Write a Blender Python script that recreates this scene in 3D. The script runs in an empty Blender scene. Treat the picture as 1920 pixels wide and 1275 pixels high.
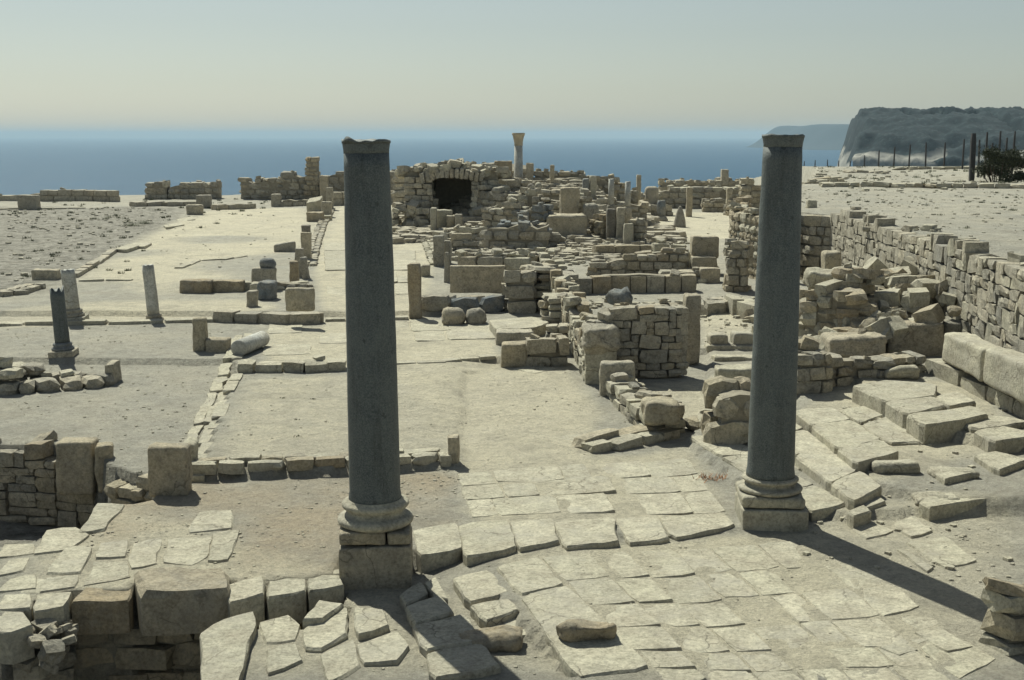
import bpy, bmesh, math, random
import numpy as np
from math import sin, cos, tan, atan, atan2, radians, pi, hypot
from bisect import bisect_right
from mathutils import Vector, noise as mnoise

S = bpy.context.scene
C = S.collection
R = random.Random(11)

# ------------------------------------------------------------------ camera
F = 2300.0
PITCH = radians(9.48)
CH = 5.0
cp, sp = cos(PITCH), sin(PITCH)
cam = bpy.data.cameras.new('camera')
cam.sensor_width = 36.0
cam.lens = F / 1920 * 36
cam.clip_start = 0.1
cam.clip_end = 120000
camo = bpy.data.objects.new('camera', cam)
camo.location = (0, 0, CH)
camo.rotation_euler = (pi / 2 - PITCH, 0, 0)
C.objects.link(camo)
S.camera = camo

# ------------------------------------------------------------------ sky, sun, exposure
SUN_EL = radians(50)
SUN_AZ = radians(-27)              # clockwise from +Y, so the sun stands ahead and to the left
w = bpy.data.worlds.new('World')
S.world = w
w.use_nodes = True
nt = w.node_tree
sky = nt.nodes.new('ShaderNodeTexSky')
sky.sky_type = 'NISHITA'
sky.sun_disc = False
sky.sun_elevation = SUN_EL
sky.sun_rotation = SUN_AZ
sky.air_density = 1.0
sky.dust_density = 0.7
sky.ozone_density = 1.0
bg = nt.nodes['Background']
bg.inputs['Strength'].default_value = 0.065
tint = nt.nodes.new('ShaderNodeMix')
tint.data_type = 'RGBA'
tint.blend_type = 'MULTIPLY'
tint.inputs[0].default_value = 1.0
tint.inputs[7].default_value = (0.97, 1.01, 0.95, 1)      # slightly green slide film
hs = nt.nodes.new('ShaderNodeHueSaturation')
hs.inputs['Saturation'].default_value = 0.6
nt.links.new(sky.outputs[0], hs.inputs['Color'])
nt.links.new(hs.outputs[0], tint.inputs[6])
nt.links.new(tint.outputs[2], bg.inputs['Color'])

sun = bpy.data.lights.new('sun', 'SUN')
sun.energy = 5.0
sun.angle = radians(0.53)
sun.color = (0.97, 0.98, 0.84)
suno = bpy.data.objects.new('sun', sun)
sd = Vector((sin(SUN_AZ) * cos(SUN_EL), cos(SUN_AZ) * cos(SUN_EL), sin(SUN_EL)))
suno.rotation_euler = sd.to_track_quat('Z', 'Y').to_euler()
suno.location = (-20, 40, 60)
C.objects.link(suno)
S.view_settings.view_transform = 'Standard'
S.view_settings.look = 'None'
S.view_settings.exposure = 0.13
S.view_settings.gamma = 1
S.view_settings.use_curve_mapping = False
S.cycles.use_denoising = True
S.cycles.volume_bounces = 1
S.cycles.max_bounces = 6
S.cycles.diffuse_bounces = 1
S.cycles.volume_step_rate = 10

# ------------------------------------------------------------------ geometry of the site
def P(px, py, z=0.0):
    u = (px - 960) / F
    v = (py - 637.5) / F
    t = (CH - z) / (sp + v * cp)
    return (u * t, (cp - v * sp) * t)

def ZY(py, y):
    v = (py - 637.5) / F
    return CH - y * (sp + v * cp) / (cp - v * sp)

def XD(px, y, z=0.5):
    depth = y * cp + (CH - z) * sp
    return (px - 960) / F * depth

def pw(poly, z=0.2):
    return np.array([P(a, b, z) for a, b in poly])

def inpoly(X, Y, poly):
    ins = np.zeros(X.shape, bool)
    n = len(poly)
    j = n - 1
    for i in range(n):
        xi, yi = poly[i]
        xj, yj = poly[j]
        if yi != yj:
            c = ((yi > Y) != (yj > Y)) & (X < (xj - xi) * (Y - yi) / (yj - yi) + xi)
            ins ^= c
        j = i
    return ins

def sstep(a, b, x):
    t = np.clip((x - a) / (b - a), 0, 1)
    return t * t * (3 - 2 * t)

def hash2(ix, iy, s):
    v = np.sin(ix * 127.1 + iy * 311.7 + s * 74.7) * 43758.5453
    return v - np.floor(v)

def vnoise(x, y, s=0):
    ix, iy = np.floor(x), np.floor(y)
    fx, fy = x - ix, y - iy
    fx = fx * fx * (3 - 2 * fx)
    fy = fy * fy * (3 - 2 * fy)
    a = hash2(ix, iy, s); b = hash2(ix + 1, iy, s); c = hash2(ix, iy + 1, s); d = hash2(ix + 1, iy + 1, s)
    return (a + (b - a) * fx + (c - a) * fy + (a - b - c + d) * fx * fy) * 2 - 1

# terrace edge (retaining walls follow it)
TW = [(8.2, 6.0), (9.0, 21.0), (9.2, 23.5), (9.55, 30.0), (9.85, 38.0), (9.2, 38.6), (8.25, 41.5), (8.5, 44.0), (9.8, 50.0), (15.4, 65.0), (20.0, 84.0), (26.0, 150.0)]
terr_poly = np.array([(a + 0.32, b) for a, b in TW] + [(300, 150.0), (300, 6.0)])
fore = pw([(640, 1052), (770, 1048), (1000, 1028), (1380, 994), (1500, 985), (1520, 1275), (1500, 1600), (300, 1600), (640, 1110)], 0.1)
pitA = pw([(-500, 838), (100, 838), (170, 846), (205, 878), (285, 898), (285, 938), (184, 948), (150, 992), (90, 1000), (60, 1016), (-10, 1024), (-500, 1040)], 0.2)
pitB = pw([(-500, 1160), (10, 1160), (50, 1150), (66, 1125), (128, 1112), (258, 1108), (262, 1090), (424, 1090), (430, 1112), (500, 1104), (640, 1092), (640, 1150), (478, 1148), (384, 1182), (382, 1300), (340, 1700), (-700, 1700)], 0.2)
lowC = pw([(428, 1130), (500, 1124), (640, 1108), (790, 1080), (900, 1120), (1075, 1275), (1100, 1700), (360, 1700), (384, 1182)], 0.0)
fl2 = pw([(372, 893), (645, 884), (862, 868), (870, 700), (1000, 690), (1000, 560), (420, 560), (440, 700)], 0.25)
st1 = pw([(1290, 820), (1400, 905), (1600, 966), (1640, 952), (2400, 940), (2400, 500), (1330, 560), (1330, 760)], 0.25)
st2 = pw([(1495, 778), (1640, 905), (1760, 930), (2400, 935), (2400, 500), (1490, 600)], 0.35)
st3 = pw([(1600, 715), (1735, 800), (1860, 826), (2400, 860), (2400, 500), (1560, 600)], 0.45)

def height(X, Y):
    Z = 0.2 - 0.08 * sstep(0.5, 2.5, X) * (1 - sstep(20, 24, Y))
    Z = np.where((Y > 25.6) & (X < 0.5), 0.32, Z)
    Z = np.where((Y > 31.9) & (X < -1.9), 0.45, Z)
    Z = np.where((Y > 26.5) & (X >= -1.9), 0.32 + 0.13 * sstep(28, 40, Y), Z)
    m = inpoly(X, Y, fl2) & (Y < 25.6)
    Z = np.where(m, 0.2 + 0.13 * np.clip((-0.4 - X) / 1.0, 0, 1), Z)
    Z = np.where(inpoly(X, Y, fore), -0.02 + 0.18 * sstep(-1.3, 0.0, X) - 0.07 * sstep(0.6, 2.4, X), Z)
    Z = np.where(inpoly(X, Y, st1), Z + 0.10, Z)
    Z = np.where(inpoly(X, Y, st2), Z + 0.10, Z)
    Z = np.where(inpoly(X, Y, st3), Z + 0.14, Z)
    Z = np.where(inpoly(X, Y, lowC), 0.05, Z)
    # mound under the central ruins
    edge = -3.1 - 4.0 * (Y - 44) / 37.0
    side = sstep(0.3, 3.5, X - edge) * (1 - sstep(3.6, 6.6, X))
    Z = Z + 1.9 * side * np.exp(-((Y - 69) / 9.0) ** 2)
    Z = Z + (0.05 * vnoise(X / 6, Y / 6, 3) + 0.015 * vnoise(X / 1.1, Y / 1.1, 4)) * sstep(10, 30, Y)
    rough = 0.5 + 0.5 * sstep(-12, -20, X)
    Z = Z + rough * (0.014 * vnoise(X / 0.45, Y / 0.45, 5) + 0.008 * vnoise(X / 0.17, Y / 0.17, 6))
    Z = Z + 0.07 * vnoise(X / 2.5, Y / 2.5, 9) * sstep(-11, -15, X) * sstep(34, 40, Y)
    # plateau edge and cliff
    e = 95 + 2 * vnoise(X / 15, Y * 0 + 1.5, 7)
    Z = Z - 95 * sstep(0, 60, Y - e) * (1 - sstep(0, 0.01, X - 400))
    # terrace
    t = inpoly(X, Y, terr_poly)
    tz = 2.6 + 0.10 * vnoise(X / 5, Y / 5, 8) + 0.03 * vnoise(X / 0.8, Y / 0.8, 2) + 0.15 * sstep(60, 80, Y)
    tz = tz - 2.7 * sstep(88, 140, Y) - 90 * sstep(142, 200, Y)
    Z = np.where(t, tz, Z)
    Z = np.where(inpoly(X, Y, pitA), -1.0 + 0.05 * vnoise(X * 2, Y * 2, 5), Z)
    Z = np.where(inpoly(X, Y, pitB), -1.6 + 0.05 * vnoise(X * 2, Y * 2, 5), Z)
    return np.maximum(Z, -80)

GX = np.concatenate([[-400, -250, -160, -120, -90], np.arange(-70, -25, 1.0), np.arange(-25, -8, 0.35), np.arange(-8, 11, 0.1), np.arange(11, 26, 0.3), np.arange(26, 70, 1.0), [75, 90, 120, 160, 250, 400]])
GY = np.concatenate([[-60, -30, -15, -5, 0, 4], np.arange(6, 9, 0.5), np.arange(9, 33, 0.1), np.arange(33, 60, 0.22), np.arange(60, 100, 0.5), np.arange(100, 210, 3.0)])
XX, YY = np.meshgrid(GX, GY)
ZZ = height(XX, YY)
GXl, GYl = list(GX), list(GY)
ZL = ZZ.tolist()

def gz(x, y):
    i = min(max(bisect_right(GXl, x) - 1, 0), len(GXl) - 2)
    j = min(max(bisect_right(GYl, y) - 1, 0), len(GYl) - 2)
    fx = min(max((x - GXl[i]) / (GXl[i + 1] - GXl[i]), 0), 1)
    fy = min(max((y - GYl[j]) / (GYl[j + 1] - GYl[j]), 0), 1)
    return (ZL[j][i] * (1 - fx) + ZL[j][i + 1] * fx) * (1 - fy) + (ZL[j + 1][i] * (1 - fx) + ZL[j + 1][i + 1] * fx) * fy

def PG(px, py):
    u = (px - 960) / F
    v = (py - 637.5) / F
    d = (u, cp - v * sp, -(sp + v * cp))
    t = 9.0
    while t < 160:
        z = CH + d[2] * t
        if z <= gz(u * t, d[1] * t):
            break
        t += 0.05 if t < 40 else 0.2
    return (u * t, d[1] * t)

# ------------------------------------------------------------------ materials
def mat_base(name):
    m = bpy.data.materials.new(name)
    m.use_nodes = True
    n = m.node_tree
    b = n.nodes['Principled BSDF']
    return m, n, b

def nn(n, t, **kw):
    o = n.nodes.new(t)
    for k, v in kw.items():
        setattr(o, k, v)
    return o

def noise_node(n, vec, scale, detail=6, rough=0.6, dist=0.0):
    o = n.nodes.new('ShaderNodeTexNoise')
    o.inputs['Scale'].default_value = scale
    o.inputs['Detail'].default_value = detail
    o.inputs['Roughness'].default_value = rough
    o.inputs['Distortion'].default_value = dist
    n.links.new(vec, o.inputs['Vector'])
    return o.outputs['Fac']

def ramp(n, fac, stops):
    o = n.nodes.new('ShaderNodeValToRGB')
    e = o.color_ramp.elements
    e[0].position, e[0].color = stops[0][0], (*stops[0][1], 1)
    e[1].position, e[1].color = stops[-1][0], (*stops[-1][1], 1)
    for p, c in stops[1:-1]:
        q = e.new(p)
        q.color = (*c, 1)
    n.links.new(fac, o.inputs['Fac'])
    return o.outputs['Color']

def mix(n, fac, a, b, mode='MIX'):
    o = n.nodes.new('ShaderNodeMix')
    o.data_type = 'RGBA'
    o.blend_type = mode
    for s, v in ((o.inputs[0], fac), (o.inputs[6], a), (o.inputs[7], b)):
        if isinstance(v, (int, float)):
            s.default_value = v
        elif isinstance(v, tuple):
            s.default_value = (*v, 1)
        else:
            n.links.new(v, s)
    return o.outputs[2]

def bump(n, b, h, strength, dist, prev=None):
    o = n.nodes.new('ShaderNodeBump')
    o.inputs['Strength'].default_value = strength
    o.inputs['Distance'].default_value = dist
    n.links.new(h, o.inputs['Height'])
    if prev is not None:
        n.links.new(prev, o.inputs['Normal'])
    n.links.new(o.outputs[0], b.inputs['Normal'])
    return o.outputs[0]

def gray(v):
    return (v, v, v)

def stone_mat(name, cols, lichen=0.5, lcol=(0.11, 0.115, 0.11), rough=0.92, bs=0.6):
    m, n, b = mat_base(name)
    geo = nn(n, 'ShaderNodeNewGeometry')
    oi = nn(n, 'ShaderNodeObjectInfo')
    pos = geo.outputs['Position']
    k = len(cols)
    base = ramp(n, oi.outputs['Random'], [(i / (k - 1), c) for i, c in enumerate(cols)])
    big = noise_node(n, pos, 2.3, 5, 0.65)
    base = mix(n, ramp(n, big, [(0.35, gray(0.0)), (0.7, gray(0.7))]), base, (0.30, 0.265, 0.205))
    fine = noise_node(n, pos, 24, 8, 0.75)
    base = mix(n, 0.8, base, ramp(n, fine, [(0.28, gray(0.55)), (0.5, gray(1.1)), (0.72, gray(1.45))]), 'MULTIPLY')
    med = noise_node(n, pos, 6.0, 7, 0.7)
    base = mix(n, 0.7, base, ramp(n, med, [(0.32, gray(0.72)), (0.6, gray(1.2))]), 'MULTIPLY')
    dp = noise_node(n, pos, 1.1, 9, 0.75)
    base = mix(n, ramp(n, dp, [(0.50, gray(0.0)), (0.62, gray(0.45))]), base, (0.40, 0.375, 0.32))
    lf = noise_node(n, pos, 7.5, 9, 0.72, 0.4)
    lm = ramp(n, lf, [(0.52, gray(0.0)), (0.66, gray(lichen))])
    base = mix(n, lm, base, lcol)
    ds = nn(n, 'ShaderNodeVectorMath', operation='ADD')
    wn = nn(n, 'ShaderNodeTexNoise')
    wn.inputs['Scale'].default_value = 3.0
    wn.inputs['Detail'].default_value = 6
    n.links.new(pos, wn.inputs['Vector'])
    sc_ = nn(n, 'ShaderNodeVectorMath', operation='SCALE')
    sc_.inputs['Scale'].default_value = 0.45
    n.links.new(wn.outputs['Color'], sc_.inputs[0])
    n.links.new(pos, ds.inputs[0]); n.links.new(sc_.outputs[0], ds.inputs[1])
    cv = nn(n, 'ShaderNodeTexVoronoi', feature='DISTANCE_TO_EDGE')
    cv.inputs['Scale'].default_value = 1.3
    n.links.new(ds.outputs[0], cv.inputs['Vector'])
    crack = ramp(n, cv.outputs['Distance'], [(0.004, gray(1.0)), (0.014, gray(0.0))])
    cm = mix(n, ramp(n, noise_node(n, pos, 0.8, 3, 0.5), [(0.45, gray(0)), (0.6, gray(0.75))]), (0, 0, 0), crack)
    base = mix(n, cm, base, (0.16, 0.145, 0.115))
    sf = noise_node(n, pos, 55, 4, 0.6)
    base = mix(n, ramp(n, sf, [(0.64, gray(0.0)), (0.72, gray(0.45))]), base, (0.12, 0.11, 0.095))
    n.links.new(base, b.inputs['Base Color'])
    b.inputs['Roughness'].default_value = rough
    b.inputs['Specular IOR Level'].default_value = 0.2
    p = bump(n, b, noise_node(n, pos, 9, 10, 0.78), bs * 1.5, 0.06)
    vor = nn(n, 'ShaderNodeTexVoronoi')
    vor.inputs['Scale'].default_value = 30
    n.links.new(pos, vor.inputs['Vector'])
    p = bump(n, b, vor.outputs['Distance'], 0.35, 0.010, p)
    bump(n, b, noise_node(n, pos, 45, 6, 0.75), 0.6, 0.010, p)
    return m

M = {}
M['warm'] = stone_mat('warm_limestone', [(0.46, 0.39, 0.27), (0.40, 0.35, 0.25), (0.52, 0.46, 0.34), (0.36, 0.29, 0.19), (0.47, 0.43, 0.34)], 0.35)
M['grey'] = stone_mat('weathered_limestone', [(0.40, 0.37, 0.30), (0.50, 0.45, 0.35), (0.30, 0.285, 0.245), (0.54, 0.49, 0.38), (0.43, 0.37, 0.27)], 0.6)
M['pave'] = stone_mat('paving_limestone', [(0.45, 0.42, 0.325), (0.50, 0.465, 0.36), (0.40, 0.375, 0.295), (0.47, 0.44, 0.335)], 0.22, (0.24, 0.23, 0.205), bs=0.4)
M['blue'] = stone_mat('blue_grey_stone', [(0.16, 0.185, 0.205), (0.20, 0.225, 0.24)], 0.5, (0.08, 0.09, 0.10))
M['marble'] = stone_mat('pale_marble', [(0.44, 0.45, 0.43), (0.50, 0.50, 0.465)], 0.3, (0.20, 0.215, 0.22), bs=0.25)
M['dark'] = stone_mat('blackened_stone', [(0.15, 0.14, 0.125), (0.19, 0.175, 0.15)], 0.5, (0.07, 0.07, 0.065))

def mortar_mat():
    m, n, b = mat_base('earth_mortar')
    pos = nn(n, 'ShaderNodeNewGeometry').outputs['Position']
    f = noise_node(n, pos, 6, 8, 0.7)
    c = ramp(n, f, [(0.3, (0.22, 0.195, 0.15)), (0.7, (0.38, 0.34, 0.26))])
    n.links.new(c, b.inputs['Base Color'])
    b.inputs['Roughness'].default_value = 1.0
    bump(n, b, noise_node(n, pos, 25, 6, 0.7), 0.9, 0.03)
    return m
M['mortar'] = mortar_mat()

def granite_mat(name, c0, c1, c2):
    m, n, b = mat_base(name)
    pos = nn(n, 'ShaderNodeTexCoord').outputs['Object']
    a = noise_node(n, pos, 2.6, 9, 0.75, 0.6)
    c = ramp(n, a, [(0.38, c0), (0.62, c1)])
    s = noise_node(n, pos, 60, 5, 0.8)
    c = mix(n, ramp(n, s, [(0.42, gray(0)), (0.62, gray(0.8))]), c, c2)
    st = nn(n, 'ShaderNodeMapping')
    st.inputs['Scale'].default_value = (7, 7, 0.7)
    n.links.new(pos, st.inputs['Vector'])
    sf = noise_node(n, st.outputs[0], 1.5, 6, 0.7)
    c = mix(n, ramp(n, sf, [(0.5, gray(0)), (0.72, gray(0.45))]), c, (0.03, 0.03, 0.028))
    d = noise_node(n, pos, 11, 4, 0.5)
    c = mix(n, ramp(n, d, [(0.66, gray(0)), (0.71, gray(0.65))]), c, (0.04, 0.045, 0.045))
    n.links.new(c, b.inputs['Base Color'])
    b.inputs['Roughness'].default_value = 0.62
    b.inputs['Specular IOR Level'].default_value = 0.35
    p = bump(n, b, s, 0.35, 0.004)
    bump(n, b, noise_node(n, pos, 6, 9, 0.7), 0.7, 0.03, p)
    return m
M['granite'] = granite_mat('dark_granite', (0.052, 0.066, 0.071), (0.10, 0.114, 0.110), (0.18, 0.195, 0.19))
M['granite_rim'] = granite_mat('weathered_granite', (0.07, 0.075, 0.07), (0.11, 0.115, 0.10), (0.17, 0.175, 0.16))

def ground_mat():
    m, n, b = mat_base('site_ground')
    pos = nn(n, 'ShaderNodeNewGeometry').outputs['Position']
    at = nn(n, 'ShaderNodeAttribute', attribute_name='zone')
    sep = nn(n, 'ShaderNodeSeparateColor')
    n.links.new(at.outputs['Color'], sep.inputs[0])
    def soft(ch, lo=0.25, hi=0.75, amp=0.9, sc=1.8):
        nz = noise_node(n, pos, sc, 8, 0.7)
        a = nn(n, 'ShaderNodeMath', operation='MULTIPLY_ADD')
        n.links.new(nz, a.inputs[0]); a.inputs[1].default_value = amp; a.inputs[2].default_value = -amp / 2
        s = nn(n, 'ShaderNodeMath', operation='ADD')
        n.links.new(ch, s.inputs[0]); n.links.new(a.outputs[0], s.inputs[1])
        return ramp(n, s.outputs[0], [(lo, gray(0)), (hi, gray(1))])
    fine = noise_node(n, pos, 28, 10, 0.85)
    mid = noise_node(n, pos, 3.2, 10, 0.72)
    big = noise_node(n, pos, 0.55, 8, 0.65)
    gravel = ramp(n, mid, [(0.3, (0.30, 0.29, 0.245)), (0.5, (0.40, 0.38, 0.325)), (0.68, (0.50, 0.475, 0.395))])
    gravel = mix(n, ramp(n, big, [(0.4, gray(0)), (0.65, gray(0.55))]), gravel, (0.52, 0.475, 0.375))
    cream = ramp(n, mid, [(0.3, (0.52, 0.475, 0.36)), (0.5, (0.62, 0.565, 0.43)), (0.7, (0.68, 0.62, 0.475))])
    cream = mix(n, ramp(n, big, [(0.45, gray(0)), (0.62, gray(0.35))]), cream, (0.46, 0.425, 0.35))
    soil = ramp(n, mid, [(0.36, (0.12, 0.112, 0.095)), (0.48, (0.26, 0.245, 0.21)), (0.62, (0.42, 0.395, 0.34))])
    c = mix(n, soft(sep.outputs[0]), gravel, cream)
    c = mix(n, soft(sep.outputs[1]), c, soil)
    warm = mix(n, ramp(n, big, [(0.3, gray(0.1)), (0.6, gray(0.9))]), c, (0.46, 0.385, 0.28))
    c = mix(n, soft(sep.outputs[2], amp=0.7), c, warm)
    c = mix(n, 0.9, c, ramp(n, fine, [(0.30, gray(0.42)), (0.50, gray(0.96)), (0.7, gray(1.3))]), 'MULTIPLY')
    sp1 = noise_node(n, pos, 70, 4, 0.7)
    c = mix(n, ramp(n, sp1, [(0.62, gray(0)), (0.68, gray(0.5))]), c, (0.13, 0.12, 0.10))
    c = mix(n, ramp(n, noise_node(n, pos, 9, 8, 0.8), [(0.36, gray(0.45)), (0.5, gray(0))]), c, (0.20, 0.185, 0.16))
    st_ = noise_node(n, pos, 0.9, 12, 0.8, 0.8)
    c = mix(n, ramp(n, st_, [(0.50, gray(0)), (0.63, gray(0.55))]), c, (0.30, 0.275, 0.225))
    c = mix(n, ramp(n, st_, [(0.33, gray(0.5)), (0.44, gray(0))]), c, (0.60, 0.56, 0.46))
    n.links.new(c, b.inputs['Base Color'])
    b.inputs['Roughness'].default_value = 0.97
    b.inputs['Specular IOR Level'].default_value = 0.15
    p = bump(n, b, fine, 0.8, 0.03)
    p = bump(n, b, noise_node(n, pos, 5, 10, 0.75), 0.9, 0.09, p)
    vg = nn(n, 'ShaderNodeTexVoronoi')
    vg.inputs['Scale'].default_value = 22
    n.links.new(pos, vg.inputs['Vector'])
    bump(n, b, ramp(n, vg.outputs['Distance'], [(0.0, gray(1)), (0.45, gray(0))]), 0.35, 0.012, p)
    return m
M['ground'] = ground_mat()

def plain(name, col, rough=0.8, metal=0.0):
    m, n, b = mat_base(name)
    pos = nn(n, 'ShaderNodeNewGeometry').outputs['Position']
    f = noise_node(n, pos, 12, 5, 0.6)
    c = mix(n, 1.0, col, ramp(n, f, [(0.3, gray(0.7)), (0.7, gray(1.25))]), 'MULTIPLY')
    n.links.new(c, b.inputs['Base Color'])
    b.inputs['Roughness'].default_value = rough
    b.inputs['Metallic'].default_value = metal
    return m
M['iron'] = plain('dark_fence_iron', (0.035, 0.034, 0.036), 0.6)
M['leaf'] = plain('shrub_leaves', (0.045, 0.055, 0.025), 0.8)
M['twig'] = plain('twigs', (0.07, 0.05, 0.035), 0.9)
M['dry'] = plain('dry_weed', (0.36, 0.17, 0.075), 0.9)
M['tuft'] = plain('dusty_green_weed', (0.10, 0.115, 0.06), 0.9)

# ------------------------------------------------------------------ object helpers
def link(name, me, parent=None, m=None, loc=None):
    o = bpy.data.objects.new(name, me)
    C.objects.link(o)
    if m is not None and not me.materials:
        me.materials.append(m)
    if parent is not None:
        o.parent = parent
    if loc is not None:
        o.location = loc
    return o

def thing(name, label, cat, loc, group=None, rotz=0):
    o = bpy.data.objects.new(name, None)
    o.empty_display_size = 0.3
    C.objects.link(o)
    o.location = loc
    o.rotation_euler = (0, 0, rotz)
    o['label'] = label
    o['category'] = cat
    o['kind'] = 'thing'
    if group:
        o['group'] = group
    return o

def tag(o, label, cat, group=None):
    o['label'] = label
    o['category'] = cat
    o['kind'] = 'thing'
    if group:
        o['group'] = group
    return o

def rock_mesh(w_, d_, h_, r=0.05, n=4, amp=0.015, seed=0, smooth=True, fr=1.0, top_tilt=0.0, taper=0.0):
    """rounded, dented block standing on z=0"""
    n = max(n, min(13, int(max(w_, d_, h_) / 0.065)))
    half = (w_ / 2, d_ / 2, h_ / 2)
    r = min(r, min(half) * 0.95)
    def par(hh):
        e = r / hh
        inner = [-1 + e + (2 - 2 * e) * i / max(n - 2, 1) for i in range(max(n - 1, 2))]
        return [-1] + inner + [1]
    ps = [par(h) for h in half]
    key = {}
    verts, faces = [], []
    so = Vector((seed * 3.17, seed * 1.7, seed * 0.9))
    def vert(i, j, k):
        kk = (i, j, k)
        if kk in key:
            return key[kk]
        p = Vector((ps[0][i] * half[0], ps[1][j] * half[1], ps[2][k] * half[2]))
        q = Vector([max(-(half[a] - r), min(half[a] - r, p[a])) for a in range(3)])
        dd = p - q
        if dd.length > 1e-6:
            p = q + dd.normalized() * r
        nv = mnoise.noise_vector(p * (1.6 * fr) + so) * amp * 2.0 + mnoise.noise_vector(p * (5 * fr) + so) * amp * 1.5 + mnoise.noise_vector(p * (17 * fr) + so) * amp * 0.5
        p = p + nv
        tz = (p.z / h_ + 0.5)
        p.x *= 1 - taper * tz
        p.y *= 1 - taper * tz
        p.z += top_tilt * p.x * tz
        p.z += half[2]
        key[kk] = len(verts)
        verts.append(p)
        return key[kk]
    L = [len(q) - 1 for q in ps]
    for (a, b_, c_) in ((0, 1, 2), (1, 2, 0), (2, 0, 1)):
        for side in (0, L[c_]):
            for i in range(L[a]):
                for j in range(L[b_]):
                    q = []
                    for (di, dj) in ((0, 0), (1, 0), (1, 1), (0, 1)):
                        idx = [0, 0, 0]
                        idx[a] = i + di; idx[b_] = j + dj; idx[c_] = side
                        q.append(vert(*idx))
                    if side == 0:
                        q.reverse()
                    faces.append(q)
    me = bpy.data.meshes.new('rock')
    me.from_pydata(verts, [], faces)
    if smooth:
        me.polygons.foreach_set('use_smooth', [True] * len(me.polygons))
    me.update()
    return me

def unit_stone(seed, corner, edge, jit):
    """48-triangle stone filling a unit cube"""
    rr = random.Random(seed)
    key, verts, faces = {}, [], []
    def vert(i, j, k):
        kk = (i, j, k)
        if kk not in key:
            c = [i - 1, j - 1, k - 1]
            nz = sum(1 for v in c if v)
            s = {3: corner, 2: edge, 1: 1.0}[nz] + rr.uniform(-jit, jit)
            key[kk] = len(verts)
            verts.append([v * 0.5 * (s if v else 1) + rr.uniform(-jit, jit) * 0.5 for v in c])
        return key[kk]
    for (a, b_, c_) in ((0, 1, 2), (1, 2, 0), (2, 0, 1)):
        for side in (0, 2):
            for i in range(2):
                for j in range(2):
                    q = []
                    for (di, dj) in ((0, 0), (1, 0), (1, 1), (0, 1)):
                        idx = [0, 0, 0]
                        idx[a] = i + di; idx[b_] = j + dj; idx[c_] = side
                        q.append(vert(*idx))
                    if side == 0:
                        q.reverse()
                    faces.append(q)
    return verts, faces

LIB = {}
for kind, cor, ed, ji, cnt in (('rubble', 0.89, 0.97, 0.085, 18), ('face', 0.93, 0.985, 0.06, 16), ('round', 0.72, 0.90, 0.09, 10), ('ashlar', 0.93, 0.98, 0.025, 10)):
    LIB[kind] = [unit_stone(100 + i * 7 + len(kind), cor, ed, ji) for i in range(cnt)]
MESH = {}
def lib_mesh(kind, i, mk):
    k = (kind, i, mk)
    if k not in MESH:
        v, f = LIB[kind][i]
        me = bpy.data.meshes.new('%s_stone' % kind)
        me.from_pydata(v, [], f)
        me.materials.append(M[mk])
        me.update()
        MESH[k] = me
    return MESH[k]

def put_stones(root, specs, mk, name='stone'):
    """specs: (centre, (l,d,h), rotation, kind, materialkey); at most 290 nearest as objects, the rest joined"""
    rl = Vector(root.location)
    specs.sort(key=lambda s: s[0][0] ** 2 + s[0][1] ** 2)
    rest_v, rest_f = [], []
    for q, (c, sz, rot, kind, mm) in enumerate(specs):
        i = R.randrange(len(LIB[kind]))
        if q < 290:
            o = bpy.data.objects.new(name, lib_mesh(kind, i, mm))
            C.objects.link(o)
            o.parent = root
            o.location = Vector(c) - rl
            o.rotation_euler = rot
            o.scale = sz
        else:
            v, f = LIB[kind][i]
            base = len(rest_v)
            ca, sa = cos(rot[2]), sin(rot[2])
            for p in v:
                x, y, z = p[0] * sz[0], p[1] * sz[1], p[2] * sz[2]
                rest_v.append((c[0] - rl.x + x * ca - y * sa, c[1] - rl.y + x * sa + y * ca, c[2] - rl.z + z))
            rest_f += [[a + base for a in ff] for ff in f]
    if rest_v:
        me = bpy.data.meshes.new('stone_rest')
        me.from_pydata(rest_v, [], rest_f)
        o = link('stone_remainder', me, root, M[mk])
        o['kind'] = 'stuff'

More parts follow.
